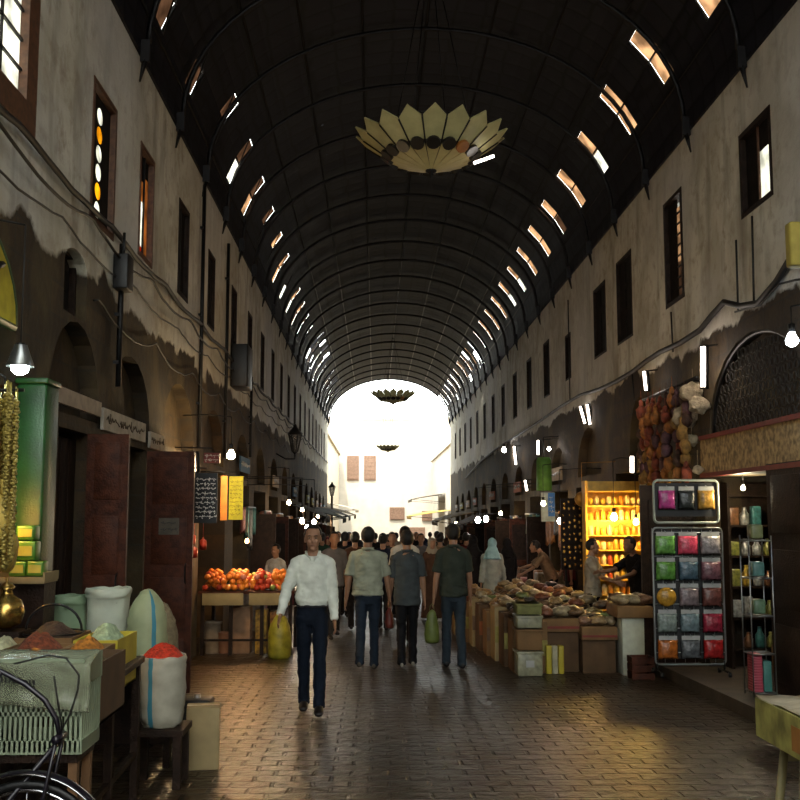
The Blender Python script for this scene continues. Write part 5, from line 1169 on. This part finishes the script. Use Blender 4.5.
p = at(582, 499, 17.2); q = MB(); q.ball((0, 0, 0), .125, 18, 14); q.tube([(0, 0, .12), (0, 0, .6), (WR - p.x, 0, .62)], .006, 4); solo('paper_ball_lantern', q, mat('amber_ball', (.70, .35, .06), .4, var=.4, scale=9), 'round amber ball hanging above the trinket board', 'lantern', p)
lamp('shop_bulb', 'pinkish white bulb left of the trinket board', at(560, 521, 18.3), (1, .62, .40), 36, r=.05, wire=.9, es=80)
# --- front row of the right stall: cartons with goods on top
STZ = at(580, 618, 13.1).z
fr = [('tall crate stack', 0)]
def bx(label, px0, px1, D, d, ztop, m, **k):
    a_, b_ = at(px0, 640, D), at(px1, 640, D); return carton(label, (a_.x + b_.x) / 2, D + d / 2, b_.x - a_.x - .01, d, ztop - gz(D + d / 2), m, **k)
zt = at(560, 632, 13.1).z
bx('large brown carton with a red band, front row left of the stall', 545, 579, 13.1, .5, zt, M_cardd)
bx('large plain brown carton in the middle of the front row', 582, 616, 12.95, .5, at(600, 640, 12.95).z, M_cardd)
# shallow trays on top
def shallow(label, px0, px1, D, d, z0, h, m, band=None):
    a_, b_ = at(px0, 640, D), at(px1, 640, D); return carton(label, (a_.x + b_.x) / 2, D + d / 2, b_.x - a_.x, d, h, m, z=z0, strip=band)
shallow('shallow carton with a red printed band on the left brown carton', 543, 580, 13.06, .56, zt + .003, .16, M_card, (.35, .2, M_red))
z2 = at(600, 640, 12.95).z
shallow('shallow carton with a red printed band on the middle brown carton', 582, 618, 12.9, .56, z2 + .003, .16, M_card, (.3, .16, M_red))
# white panel carton and wooden crate
bx('tall white-sided box at the right end of the front row', 622, 645, 12.75, .4, at(630, 618, 12.75).z, mat('white_board', (.55, .58, .48), .7, var=.1))
shallow('wide tan tray on top of the white-sided box', 618, 654, 12.7, .6, at(630, 618, 12.75).z + .003, .14, M_card)
p = ground(637, 677); t = thing('wooden_crate', 'small wooden slatted crate on the cobbles before the white-sided box', 'crate', (p.x, 12.42, gz(12.42))); q = MB()
for k in range(3): q.box((0, -.12, .05 + k * .09), (.26, .015, .07)); q.box((0, .12, .05 + k * .09), (.26, .015, .07))
for sx in (-1, 1):
    for k in range(3): q.box((sx * .125, 0, .05 + k * .09), (.015, .23, .07))
part('slats', q, M_wood, t); q = MB()
for sx in (-1, 1):
    for sy in (-1, 1): q.box((sx * .11, sy * .105, .13), (.03, .02, .26))
part('corner_post', q, M_wood, t)
# stacked storage tubs/crates at left front
p = at(530, 672, 12.7); zz = gz(12.75)
M_tub = mat('frosted_tub', (.32, .31, .20), .35, var=.3, scale=12)
for k, (h_, m_, lb) in enumerate([(.30, M_tub, 'lowest frosted plastic tub in the stack at the stall front'), (.26, M_card, 'brown box in the middle of the stack at the stall front'), (.16, M_tub, 'frosted plastic tub second from the top of the stall front stack'), (.14, cm(.22, .22, .07), 'olive green box topmost of the stack at the stall front')]):
    t = thing('storage_box', lb, 'box', (p.x, 12.85, zz)); q = MB(); q.box((0, 0, h_ / 2), (.30, .36, h_ - .01), bev=.012, taper=1.0); part('box_body', q, m_, t); q = MB(); q.box((0, 0, h_ - .02), (.325, .385, .03), bev=.006); part('lid_rim', q, m_, t)
    if k == 0: q = MB(); q.box((0, -.183, h_ * .5), (.1, .006, .08)); part('white_label', q, M_film, t)
    zz += h_ + .002
p = at(556, 672, 12.85); 
for k in range(3): q = MB(); q.box((0, 0, .17), (.068, .10, .34), bev=.01); solo('upright_carton', q, [M_yel, cm(.5, .46, .3), M_yel][k], ['left yellow', 'middle cream', 'right yellow'][k] + ' slim carton leaning before the large brown carton', 'box', (p.x - .075 + k * .075, 12.94, gz(12.94)))
# side row of boxes receding (left flank)
R_.seed(50)
for k in range(9):
    D = 13.25 + k * .62; xx = 1.92 - k * .045; hh = .62 + .05 * (k % 3)
    carton(['first', 'second', 'third', 'fourth', 'fifth', 'sixth', 'seventh', 'eighth', 'farthest'][k] + ' box of the stall flank along the walkway, counted from the front', xx, D, .42, .56, hh, [M_card, M_cardd, M_card2][k % 3], strip=(.5, .3, cm(*R_.choice([(.4, .12, .04), (.35, .3, .08), (.2, .12, .07)]))))
# stall counter behind
t = thing('stall_counter', 'long low counter of the right stall under heaps of packed goods', 'counter', (2.62, 16.2, gz(16.2))); q = MB(); q.box((0, .1, .60), (1.0, 4.7, .04)); part('tabletop', q, M_wood2, t)
for sx in (-1, 1):
    for k in range(4): q = MB(); q.box((sx * .45, -2.1 + k * 1.45, .29), (.06, .06, .58)); part('leg', q, M_wood2, t)
# bags and packs heaped on top
bagm = []
for n_, c in [('cream', (.30, .23, .13)), ('brown', (.14, .08, .04)), ('dark', (.035, .03, .028)), ('white', (.30, .25, .16)), ('red', (.18, .06, .03)), ('tan', (.34, .22, .10)), ('green', (.16, .2, .08)), ('pinkish', (.24, .13, .09))]:
    m_ = mat('pack_' + n_, c, .35, var=.45, scale=16, bump=.5, bscale=40); q = MB(); q.ball((0, 0, .07), (.13, .11, .06), 12, 8, jit=.5, seed=len(bagm) * 2); me = q.mesh('pack'); recalc(me); me.materials.append(m_); bagm.append((n_, me))
R_.seed(61)
def pack(x, y, z, where, grp):
    n_, me = R_.choice(bagm); o = bpy.data.objects.new('goods_bag', me); C.objects.link(o); o.location = (x, y, z); o.rotation_euler = (0, 0, R_.uniform(0, 6.3)); s_ = R_.uniform(.8, 1.05); o.scale = (s_, s_, s_)
    tag(o, '%s bag of dry goods %s' % (n_, where), 'bag', grp)
for k in range(9):
    D = 13.25 + k * .62; xx = 1.92 - k * .045; hh = .62 + .05 * (k % 3)
    for j in range(4): pack(xx + R_.uniform(-.12, .12), D - .21 + j * .14, gz(D) + hh + .004, 'heaped on the flank boxes of the right stall', 'bags heaped on the flank boxes')
for k in range(18):
    for j in range(4): pack(2.22 + j * .26 + R_.uniform(-.04, .04), 13.95 + k * .27 + R_.uniform(-.04, .04), gz(16.2) + .625 + (.12 if (k + j) % 3 == 0 else 0), 'heaped on the counter of the right stall', 'bags heaped on the counter')
for (px0, px1, D, z) in ((546, 578, 13.1, zt + .166), (584, 615, 12.95, z2 + .166), (622, 650, 12.75, at(630, 618, 12.75).z + .146)):
    a_, b_ = at(px0, 640, D), at(px1, 640, D)
    for j in range(3):
        for i in range(2): pack(a_.x + .04 + (b_.x - a_.x - .06) * j / 2, D + .12 + i * .22, z, 'on the front row cartons of the right stall', 'bags on the front row cartons')
# --- stool and tray at the bottom right
sx_, sy_ = at(790, 760, 5.55).x, 5.6; sz = gz(sy_); st = at(765, 738, 5.45).z
M_stool = mat('beige_plastic', (.40, .35, .17), .45, var=.15)
t = thing('plastic_stool', 'beige plastic stool under a fruit tray at the lower right corner', 'stool', (sx_ + .04, 5.25, sz)); hh = st - sz
q = MB(); q.box((0, 0, hh - .02), (.31, .31, .04), bev=.012); part('seat', q, M_stool, t)
for sx in (-1, 1):
    for sy in (-1, 1):
        q = MB(); q.tube([(sx * .13, sy * .13, hh - .03), (sx * .16, sy * .16, hh * .5), (sx * .19, sy * .19, 0)], [(.034, .02), (.03, .02), (.026, .018)], 8); part('leg', q, M_stool, t)
for s_ in (-1, 1):
    q = MB(); q.box((0, s_ * .178, .16), (.33, .02, .05), bev=.006); part('stretcher', q, M_stool, t); q = MB(); q.box((s_ * .178, 0, .16), (.02, .33, .05), bev=.006); part('stretcher', q, M_stool, t)
    q = MB(); q.box((0, s_ * .15, hh - .07), (.26, .018, .07), bev=.006); part('apron', q, M_stool, t)
bh = at(752, 705, 5.3).z - st
t = thing('cardboard_tray', 'yellow-green cardboard tray of fruit on the plastic stool', 'box', (2.24, 4.95, st + .004)); w_, d_ = .50, 1.1; q = MB(); q.box((0, 0, .006), (w_, d_, .012)); 
for s_ in (-1, 1): q.box((s_ * w_ / 2, 0, bh / 2), (.014, d_, bh)); q.box((0, s_ * d_ / 2, bh / 2), (w_, .014, bh))
part('tray_body', q, mat('printed_fruit_box', (.44, .42, .12), .6, var=.5, scale=7), t, 'yellow-green printed sides')
q = MB()
for s_ in (1,): q.box((-w_ / 2 - .009, -.12 + s_ * .0, bh * .45), (.004, d_ * .35, bh * .6))
part('orange_print', q, cm(.50, .22, .05), t)
q = MB(); q.sheet(lambda u, v: (-w_ / 2 + w_ * u, -d_ / 2 + d_ * v + .0, bh + .012 + .03 * noise.noise(Vector((u * 4, v * 4, 3)))), 12, 10, thick=.004); part('lining_paper', q, cm(.55, .48, .34), t)
# --- lamps on the right wall
tube_lamp('bright vertical tube lamp beside the lattice arch', at(703, 388, 11.9), at(703, 346, 11.9), r=.028, es=10, watt=14)
tube_lamp('smaller vertical tube lamp above the hanging dried goods', at(646, 391, 14.4), at(644, 371, 14.4), r=.02, es=8, watt=5)
tube_lamp('vertical white tube lamp above the lit yellow shelves', at(632, 473, 15.2), at(632, 456, 15.2), r=.028, es=10, watt=0)
tube_lamp('horizontal tube lamp just above the packet rack', at(647, 473, 14.6), at(665, 473, 14.6), r=.02, es=9, watt=6)
tube_lamp('tilted double tube lamp high on the right wall, left one', at(585, 424, 19.3), at(580, 406, 19.3), r=.022, es=7, watt=5)
tube_lamp('short tube lamp right beside the tilted double lamp', at(590, 425, 19.0), at(587, 404, 19.0), r=.022, es=9)
tube_lamp('thin vertical tube lamp above the green cylinder banner', at(538, 455, 23.5), at(538, 440, 23.5), r=.028, es=6)
tube_lamp('tall thin tube lamp left of the green cylinder banner', at(516, 465, 28), at(514, 446, 28), r=.03, es=7, watt=6)
tube_lamp('lower thin tube lamp below the tall one on the right wall', at(527, 491, 26), at(525, 480, 26), r=.03, es=6)
lamp('wall_lamp', 'cold white lamp glaring at the right frame edge over the lattice arch', (at(792, 340, 8.9).x, at(792, 340, 8.9).y, at(792, 340, 8.9).z), (.75, .88, 1.0), 22, r=.055, wire=.3, es=70)
lamp('wall_lamp', 'small round white lamp far along the right wall', at(504, 450, 30), (1, .95, .9), 12, r=.07, wire=.2, es=40)
lamp('wall_lamp', 'small white spot lamp right of the thin tube lamp', at(549, 449, 22.5), (1, .9, .8), 8, r=.04, wire=.2, es=40)
# green cylinder banner and blue sign
p = at(544, 474, 22.5); t = thing('cylinder_banner', 'green fabric cylinder hanging on the right wall', 'banner', (p.x, 22.5, p.z)); q = MB(); q.lathe([(.13, .36), (.16, .3), (.17, -.36), (.165, -.36), (.12, .34)], n=20, cap=False); part('shade', q, mat('leaf_green_cloth', (.10, .26, .04), .7, var=.2), t); q = MB(); q.tube([(0, 0, .36), (0, 0, .8)], .01, 5); q.tube([(0, 0, .8), (WR - p.x, 0, .82)], .012, 5); part('hanger', q, M_iron, t)
p = at(548, 507, 22.3); t = thing('shop_sign', 'blue and white upright sign below the green cylinder', 'sign', (p.x, 22.3, p.z)); q = MB(); q.box((0, 0, 0), (.30, .04, .62)); part('board', q, cm(.30, .36, .34), t); q = MB(); q.box((.07, -.024, .05), (.14, .008, .5)); part('blue_panel', q, cm(.03, .14, .42), t); q = MB(); scribble(q, .1, .4, 4, 8, y=-.03, r=.006, lx=.07, lz=.05); part('lettering', q, M_film, t)
# yellow box sign at right edge
p = at(800, 245, 8.0); t = thing('box_sign', 'yellow box sign jutting from the right wall at the frame edge', 'sign', (3.53, 8.0, p.z)); q = MB(); q.box((0, 0, 0), (.5, .12, .36), bev=.02); part('box', q, cm(.50, .40, .08), t); q = MB(); q.tube([(.2, 0, .0), (.66, 0, .0)], .02, 6); part('bracket', q, M_iron, t)
# jute post / tall panel behind the rack
t = thing('door_leaf', 'dark wooden door leaf standing open behind the packet rack', 'door', (WR - .18, 12.95, gz(12.95) + .0)); q = MB(); q.box((-.18, 0, 1.15), (.66, .05, 2.3)); part('panel', q, M_wood2, t)
q = MB(); [q.box((-.18, -.03, .4 + k * .72), (.48, .015, .56), bev=.005) for k in range(3)]; part('moulding', q, M_wood2, t)
# ================================================================= MIDDLE, CHANDELIERS, CABLES, FAR SHOPS
def chandelier(label, c, R, zdrop, rods_to, n=18, lampm=True):
    t = thing('star_chandelier', label, 'chandelier', c); s = R / .96
    pc = mat('cream_glass_panel', (.66, .62, .30), .5, var=.12, scale=6); po = mat('orange_medallion', (.45, .16, .03), .4); pb = mat('dark_medallion', (.02, .018, .016), .4)
    for k in range(n):
        a0 = 2 * PI * (k + .04) / n; a1 = 2 * PI * (k + .96) / n; am = (a0 + a1) / 2
        def P(r, a, z): return (r * s * math.cos(a), r * s * math.sin(a), z * s)
        q = MB(); q.add([P(.07, a0, .02), P(.07, a1, .02), P(.55, a1, .17), P(.55, a0, .17), P(.07, a0, .04), P(.07, a1, .04), P(.55, a1, .19), P(.55, a0, .19)], [(0, 1, 2, 3), (7, 6, 5, 4), (0, 4, 5, 1), (1, 5, 6, 2), (2, 6, 7, 3), (3, 7, 4, 0)])
        part('inner_petal', q, pc, t)
        q = MB(); bo = [P(.60, a0, .22), P(.60, a1, .22), P(.88, a1, .42), P(.99, am, .52), P(.88, a0, .42)]; up_ = [(x * .985, y * .985, z + .015) for x, y, z in bo]
        q.add(bo + up_, [(0, 1, 2, 3, 4), (9, 8, 7, 6, 5)] + [(i, i + 5, (i + 1) % 5 + 5, (i + 1) % 5) for i in range(5)]); part('outer_petal', q, pc, t)
        m_ = pb if k != 15 else po; q = MB(); ct = Vector(P(.575, am, .185)); ax = Vector((math.cos(am) * .6, math.sin(am) * .6, -.8)).normalized(); u = Vector((-math.sin(am), math.cos(am), 0)); w = ax.cross(u); rr = .088 * s
        vs = [ct + (u * math.cos(2 * PI * i / 14) + w * math.sin(2 * PI * i / 14)) * rr + ax * .02 * s for i in range(14)] + [ct + (u * math.cos(2 * PI * i / 14) + w * math.sin(2 * PI * i / 14)) * rr - ax * .03 * s for i in range(14)]
        q.add(vs, [tuple(range(14)), tuple(range(27, 13, -1))] + [(i, i + 14, (i + 1) % 14 + 14, (i + 1) % 14) for i in range(14)]); part('medallion', q, m_, t)
    q = MB()
    for k in range(n): a = 2 * PI * k / n; q.tube([(.06 * s * math.cos(a), .06 * s * math.sin(a), .03 * s), (.57 * s * math.cos(a), .57 * s * math.sin(a), .19 * s), (.87 * s * math.cos(a), .87 * s * math.sin(a), .40 * s)], .009 * s, 4)
    for r_, z_ in ((.56, .2), (.61, .24), (.88, .455)): q.tube([(r_ * s * math.cos(2 * PI * k / 36), r_ * s * math.sin(2 * PI * k / 36), z_ * s) for k in range(36)], .010 * s, 4, closed=True)
    part('metal_frame', q, M_iron, t)
    q = MB(); q.lathe([(.001, -.10), (.02, -.07), (.03, -.02), (.07, .0), (.075, .04), (.001, .05)], n=14, cap=False); q.v = [v * s for v in q.v]; part('finial', q, M_iron, t)
    ap = Vector((0, 0, rods_to - c[2]))
    for k in range(4): a = PI / 4 + PI / 2 * k + .3; q = MB(); q.tube([(.60 * s * math.cos(a), .60 * s * math.sin(a), .24 * s), ap + Vector((.03 * math.cos(a), .03 * math.sin(a), 0))], .008, 5); part('rod', q, M_iron, t)
    return t
cc = at(431, 172, 12.5); ch_ = chandelier('large cream star shaped chandelier hanging near the camera', cc, .93, .5, SPR + VB * math.sqrt(1 - ((cc.x - VC) / VA) ** 2) - .08)
q = MB(); q.tube([at(474, 163, 12.3) - cc, at(494, 156, 12.3) - cc], .018, 8); part('tube', q, mat('glow_tube', (1, .9, .8), .5, emit=(1, .9, .8), es=12, var=0), ch_, 'short glowing tube')
cc = at(393, 404, 42); chandelier('dark star chandelier silhouetted in the bright arch', cc, .95, .5, SPR + VB - .02)
cc = at(388, 452, 53); chandelier('small dark star chandelier hanging lowest in the bright arch', cc, .62, .4, SPR + VB - .02)
# cables along the walls
R_.seed(2)
def cable(label, X, z, y0, y1, sag, n, r, seed, ph=0):
    rr = random.Random(seed); pts = []; y = y0; N = n
    for i in range(N + 1):
        yy = y0 + (y1 - y0) * i / N; seg = ((yy + ph) % 2.4) / 2.4
        pts.append((X, yy, z - sag * 4 * seg * (1 - seg) + rr.uniform(-.01, .01)))
    q = MB(); q.tube(pts, r, 5); return solo('electric_cable', q, M_cable, label, 'cable', (0, 0, 0))
cable('thick black cable bundle running along the left wall under the windows', WL + .05, 4.38, 3.2, 54, .07, 160, .026, 1)
cable('black cable sagging just below the thick bundle on the left wall', WL + .07, 4.24, 3.2, 40, .12, 150, .014, 2, .8)
cable('thin black cable hanging lowest along the left wall', WL + .04, 4.02, 3.2, 34, .09, 120, .010, 3, 1.5)
cable('thin cable sagging deeply across the left stone wall', WL + .05, 3.6, 9, 30, .16, 120, .010, 4, .4)
# right cable following the photographed curve
pts = [onx(*p, WR - .05) for p in [(812, 240), (791, 257), (776, 282), (758, 303), (740, 306), (724, 302), (712, 315), (700, 330), (680, 343), (660, 352), (645, 362), (632, 372), (615, 382), (600, 389), (580, 395), (560, 407), (540, 421), (520, 434), (500, 446), (480, 462), (466, 478)]]
q = MB(); q.tube(pts, [.035] * 14 + [.03] * 7, 6); solo('electric_cable', q, M_cable, 'thick black cable bundle draped along the right wall', 'cable')
pts = [onx(*p, WR - .045) for p in [(812, 278), (795, 280), (779, 284), (760, 305), (735, 312)]]; q = MB(); q.tube(pts, .012, 5); solo('electric_cable', q, M_cable, 'thin cable joining the thick bundle at the right frame edge', 'cable')
for k, (px_, a_, b_) in enumerate([(752, 216, 308), (736, 240, 310), (671, 312, 352), (632, 372, 400), (568, 300, 400)]):
    q = MB(); q.tube([onx(px_, a_, WR - .035), onx(px_ + 1, (a_ + b_) / 2, WR - .04), onx(px_ + 2, b_, WR - .035)], .012, 5); solo('drop_wire', q, M_cable, ['thin wire dropping below the half open window', 'second thin wire left of the one under the half open window', 'wire dropping from the lattice window', 'wire dropping to the dried goods', 'long thin wire down the right wall past midway'][k], 'wire')
# left vertical pipes / brackets
for k, (y_, z0, z1) in enumerate([(9.95, 2.9, 4.3), (14.6, 2.6, 6.4), (17.1, 2.6, 6.2), (20.6, 2.8, 4.4)]):
    q = MB(); q.tube([(0, 0, z0), (0, 0, z1)], .028, 8)
    for j in range(3): q.box((-.02, 0, z0 + (z1 - z0) * (j + .5) / 3), (.05, .09, .03))
    solo('drain_pipe', q, M_iron, ['short dark pipe right of the script sign', 'tall dark pipe on the left wall after the amber window', 'tall dark pipe farther along the left wall', 'short dark pipe near the left wall lantern'][k], 'pipe', (WL + .05, y_, 0))
for k, (y_, z_) in enumerate([(9.9, 4.0)]):
    q = MB(); q.box((0, 0, 0), (.14, .24, .34), bev=.01); q.tube([(0, 0, .16), (0, 0, .4)], .015, 5); solo('junction_box', q, M_black, 'black junction box between the second and third left windows', 'junction box', (WL + .08, y_, z_))
q = MB(); q.box((0, 0, 0), (.3, .7, .75), bev=.02); solo('junction_box', q, M_black, 'big dark box unit high on the left wall beside the tall pipe', 'junction box', (WL + .16, 18.2, 4.25))
# lanterns
def lantern(label, p, s=1.0, post=None, arm=None):
    t = thing('street_lantern', label, 'lantern', p); q = MB(); q.lathe([(.06, -.26), (.14, .10), (.15, .12)], n=6, cap=False); q.v = [v * s for v in q.v]; part('glass', q, mat('lantern_glass', (.12, .11, .10), .2, alpha=.6), t)
    q = MB(); q.lathe([(.16, .12), (.17, .14), (.09, .24), (.05, .28), (.03, .34), (.001, .38)], n=6); q.lathe([(.001, -.34), (.03, -.3), (.07, -.26)], n=6)
    for k in range(6): a = PI / 3 * k; q.tube([(.06 * math.cos(a), .06 * math.sin(a), -.26), (.145 * math.cos(a), .145 * math.sin(a), .12)], .012, 4)
    q.v = [v * s for v in q.v]; part('frame', q, M_iron, t)
    if arm: q = MB(); q.tube([(0, 0, -.32 * s), (0, 0, -.42 * s), (arm * .5, 0, -.42 * s), (arm, 0, -.30 * s)], .02, 6); part('bracket', q, M_iron, t)
    if post: q = MB(); q.tube([(0, 0, -.3 * s), (0, 0, post)], .05, 8); part('post', q, mat('brown_iron', (.10, .055, .03), .5), t)
lantern('dark six sided lantern on a bracket high on the left wall', at(295, 440, 26.5), 1.15, arm=WL - at(295, 440, 26.5).x)
pl = at(332, 490, 44); lantern('small lantern on a brown post at the left edge of the bright arch', pl, .95, post=gz(44) - pl.z)
# bulbs in the left distance
lamp('shop_bulb', 'left of two bright bulbs over the white shirt man\'s head', at(302, 521, 19.5), (1, .78, .5), 30, r=.045, wire=.8, es=90)
lamp('shop_bulb', 'right of two bright bulbs over the white shirt man\'s head', at(314, 522, 19.8), (1, .78, .5), 22, r=.042, wire=.8, es=90)
lamp('shop_bulb', 'lower bulb just under the bright pair on the left', at(307, 527, 20.4), (1, .85, .75), 12, r=.035, wire=.8, es=60)
lamp('shop_bulb', 'white bulb at the far right stalls beside the pale blue scarf, left one', at(478, 520, 26), (1, .9, .8), 30, r=.07, wire=.8, es=90)
lamp('shop_bulb', 'white bulb at the far right stalls beside the pale blue scarf, right one', at(486, 519, 24.5), (1, .9, .8), 30, r=.06, wire=.8, es=90)
# far shops: awnings, goods, boards
def awning(label, side, y0, y1, z, out, col, cat='awning'):
    X = (WL if side < 0 else WR) if y0 < 56 else (-2.9 if side < 0 else 4.6); s = -side; t = thing('awning', label, 'awning', (X, (y0 + y1) / 2, z)); L_ = y1 - y0
    q = MB(); q.sheet(lambda u, v: (s * (.03 + (out - .03) * u), -L_ / 2 + L_ * v, -.35 * u ** 1.6 - .04 * math.sin(PI * u) * math.cos(v * 9)), 8, 12, thick=.015); q.sheet(lambda u, v: (s * (out + .003), -L_ / 2 + L_ * u, -.35 - .16 * v - .02 * math.sin(u * 30)), 20, 2, thick=.01); part('canvas', q, cloth('canvas', col), t)
    q = MB()
    for k in (-1, 1): q.tube([(s * .02, k * L_ * .48, -.55), (s * out, k * L_ * .48, -.36)], .015, 5)
    q.tube([(s * out, -L_ / 2, -.36), (s * out, L_ / 2, -.36)], .015, 5); part('strut', q, M_iron, t)
aw = [(-1, 30, 33, 1.95, 1.1, (.05, .045, .035), 'nearest dark awning on the left before the lantern post'), (-1, 34.5, 38.5, 1.9, 1.45, (.04, .045, .035), 'second dark awning on the left before the bright arch'), (-1, 40, 43.4, 1.95, 1.5, (.035, .035, .03), 'third dark awning on the left near the bright arch'), (-1, 46, 50, 2.0, 1.6, (.22, .16, .09), 'tan awning on the left at the bright arch'),
      (1, 33, 36, 1.7, 1.2, (.06, .03, .02), 'dark awning on the right beyond the tube lamps'), (1, 40, 44, 1.75, 1.6, (.16, .10, .03), 'brown awning on the right near the bright arch')]
for a_ in aw: awning(a_[6], *a_[:6])
awning('long yellow canvas awning outside the arch on the right', 1, 57.5, 66, 1.9, 2.6, (.55, .36, .08)); awning('grey canvas awning outside the arch on the right, farther', 1, 68, 76, 3.0, 2.2, (.25, .22, .18)); awning('cream canvas awning outside the arch on the left', -1, 58, 70, 2.3, 1.8, (.5, .42, .3))
R_.seed(99)
GCOL = [('brown', (.12, .06, .03)), ('rust', (.25, .08, .03)), ('cream', (.35, .28, .18)), ('maroon', (.14, .02, .02)), ('olive', (.12, .12, .04)), ('blue', (.04, .08, .16)), ('grey', (.12, .12, .12)), ('orange', (.42, .16, .03)), ('pink', (.4, .15, .14)), ('teal', (.04, .14, .13))]
gmesh = {}
for n_, c in GCOL:
    m_ = mat('far_goods_' + n_, c, .7, var=.35, scale=10)
    q = MB(); q.box((0, 0, .5), (1, 1, 1), bev=.04); me = q.mesh('bale'); recalc(me); me.materials.append(m_)
    q = MB(); q.sheet(lambda u, v: (.03 * math.sin(u * 9 + v), -.5 + u + .08 * math.sin(PI * u) * 0, -v * (1 - .06 * math.sin(u * 12))), 10, 8, thick=.02); me2 = q.mesh('garment'); me2.materials.append(m_)
    gmesh[n_] = (me, me2)
ORD = ['first', 'second', 'third', 'fourth', 'fifth', 'sixth', 'seventh', 'eighth', 'ninth', 'tenth', 'eleventh', 'twelfth']
def shopfront(side, a_, b_, zt, idx):
    X = WL if side < 0 else WR; s = -side; sd = 'left' if side < 0 else 'right'; D = (a_ + b_) / 2
    # stall block of bales
    used = {}
    for k in range(3):
        n_ = R_.choice([g[0] for g in GCOL if g[0] not in used]); used[n_] = 1
        o = bpy.data.objects.new('goods_bale', gmesh[n_][0]); C.objects.link(o); w = R_.uniform(.4, .6); h = R_.uniform(.45, .95)
        o.scale = (w, .55, h); yy = a_ + .35 + k * .72; o.location = (X + s * (.06 + w / 2), yy, gz(yy)); tag(o, '%s stack of goods at the foot of the %s far %s shopfront' % (n_, ORD[idx], sd), 'goods', 'goods before the far %s shops' % sd)
    for k in range(4):
        n_ = R_.choice(GCOL)[0]; h = R_.uniform(.4, .9); o = bpy.data.objects.new('hanging_garment', gmesh[n_][1]); C.objects.link(o); yy = a_ + .3 + k * .55
        o.scale = (1, .42, h); o.location = (X + s * .12, yy, gz(D) + 2.2); tag(o, '%s cloth piece hanging at the %s far %s shopfront, number from the near side by colour' % (n_, ORD[idx], sd), 'cloth', 'cloth pieces at the far %s shops' % sd); o['label'] = '%s cloth piece hanging at the %s far %s shopfront' % (n_, ORD[idx], sd)
    q = MB(); q.tube([(X + s * .12, a_ - .05, gz(D) + 2.2), (X + s * .12, b_ + .05, gz(D) + 2.2)], .02, 5); q.tube([(X, D, gz(D) + 2.2), (X + s * .12, D, gz(D) + 2.2)], .015, 5)
    solo('hanging_rail', q, M_iron, 'dark rail across the %s far %s shopfront' % (ORD[idx], sd), 'rail')
    t = thing('door_leaf', 'open dark door leaf at the %s far %s shopfront' % (ORD[idx], sd), 'door', (X, b_ + .12, gz(b_))); q = MB(); q.box((s * .28, 0, 1.05), (.5, .05, 2.1)); part('panel', q, M_wood if idx % 2 else M_wood2, t); q = MB(); q.box((s * .28, -.03, 1.5), (.36, .015, .9)); q.box((s * .28, -.03, .55), (.36, .015, .7)); part('moulding', q, M_wood2, t)
    if idx % 2 == 0 or idx > 5:
        col = R_.choice([(.4, .3, .2), (.3, .08, .04), (.05, .12, .2), (.35, .3, .06)]); signboard('small sign over the %s far %s shopfront' % (ORD[idx], sd), (X + s * .05, D, gz(D) + 3.0), 1.4, .28, cm(*col), M_film, 1, idx, side=s, r=.014)
i = 0
for (a_, b_, z_) in LSHOP[7:]: shopfront(-1, a_, b_, z_, i); i += 1
i = 0
for (a_, b_, z_) in RSHOP[6:]: shopfront(1, a_, b_, z_, i); i += 1
for k, (s_, D, zz, w_) in enumerate([(-1, 24.5, 1.95, 20), (-1, 29, 1.8, 18), (-1, 37, 1.6, 26), (-1, 44, 1.5, 26), (1, 21.6, 1.9, 20), (1, 29, 1.7, 26), (1, 37.5, 1.5, 26), (1, 45, 1.3, 26)]):
    X = (WL + .5) if s_ < 0 else (WR - .5); lamp('shop_bulb', 'warm bulb at the %s stalls, %s' % ('left' if s_ < 0 else 'right', ['nearest of the far four', 'second of the far four', 'third of the far four', 'farthest of the far four'][k % 4]), (X, D, zz), (1, .7, .42), w_, r=.05, wire=.8, es=50)
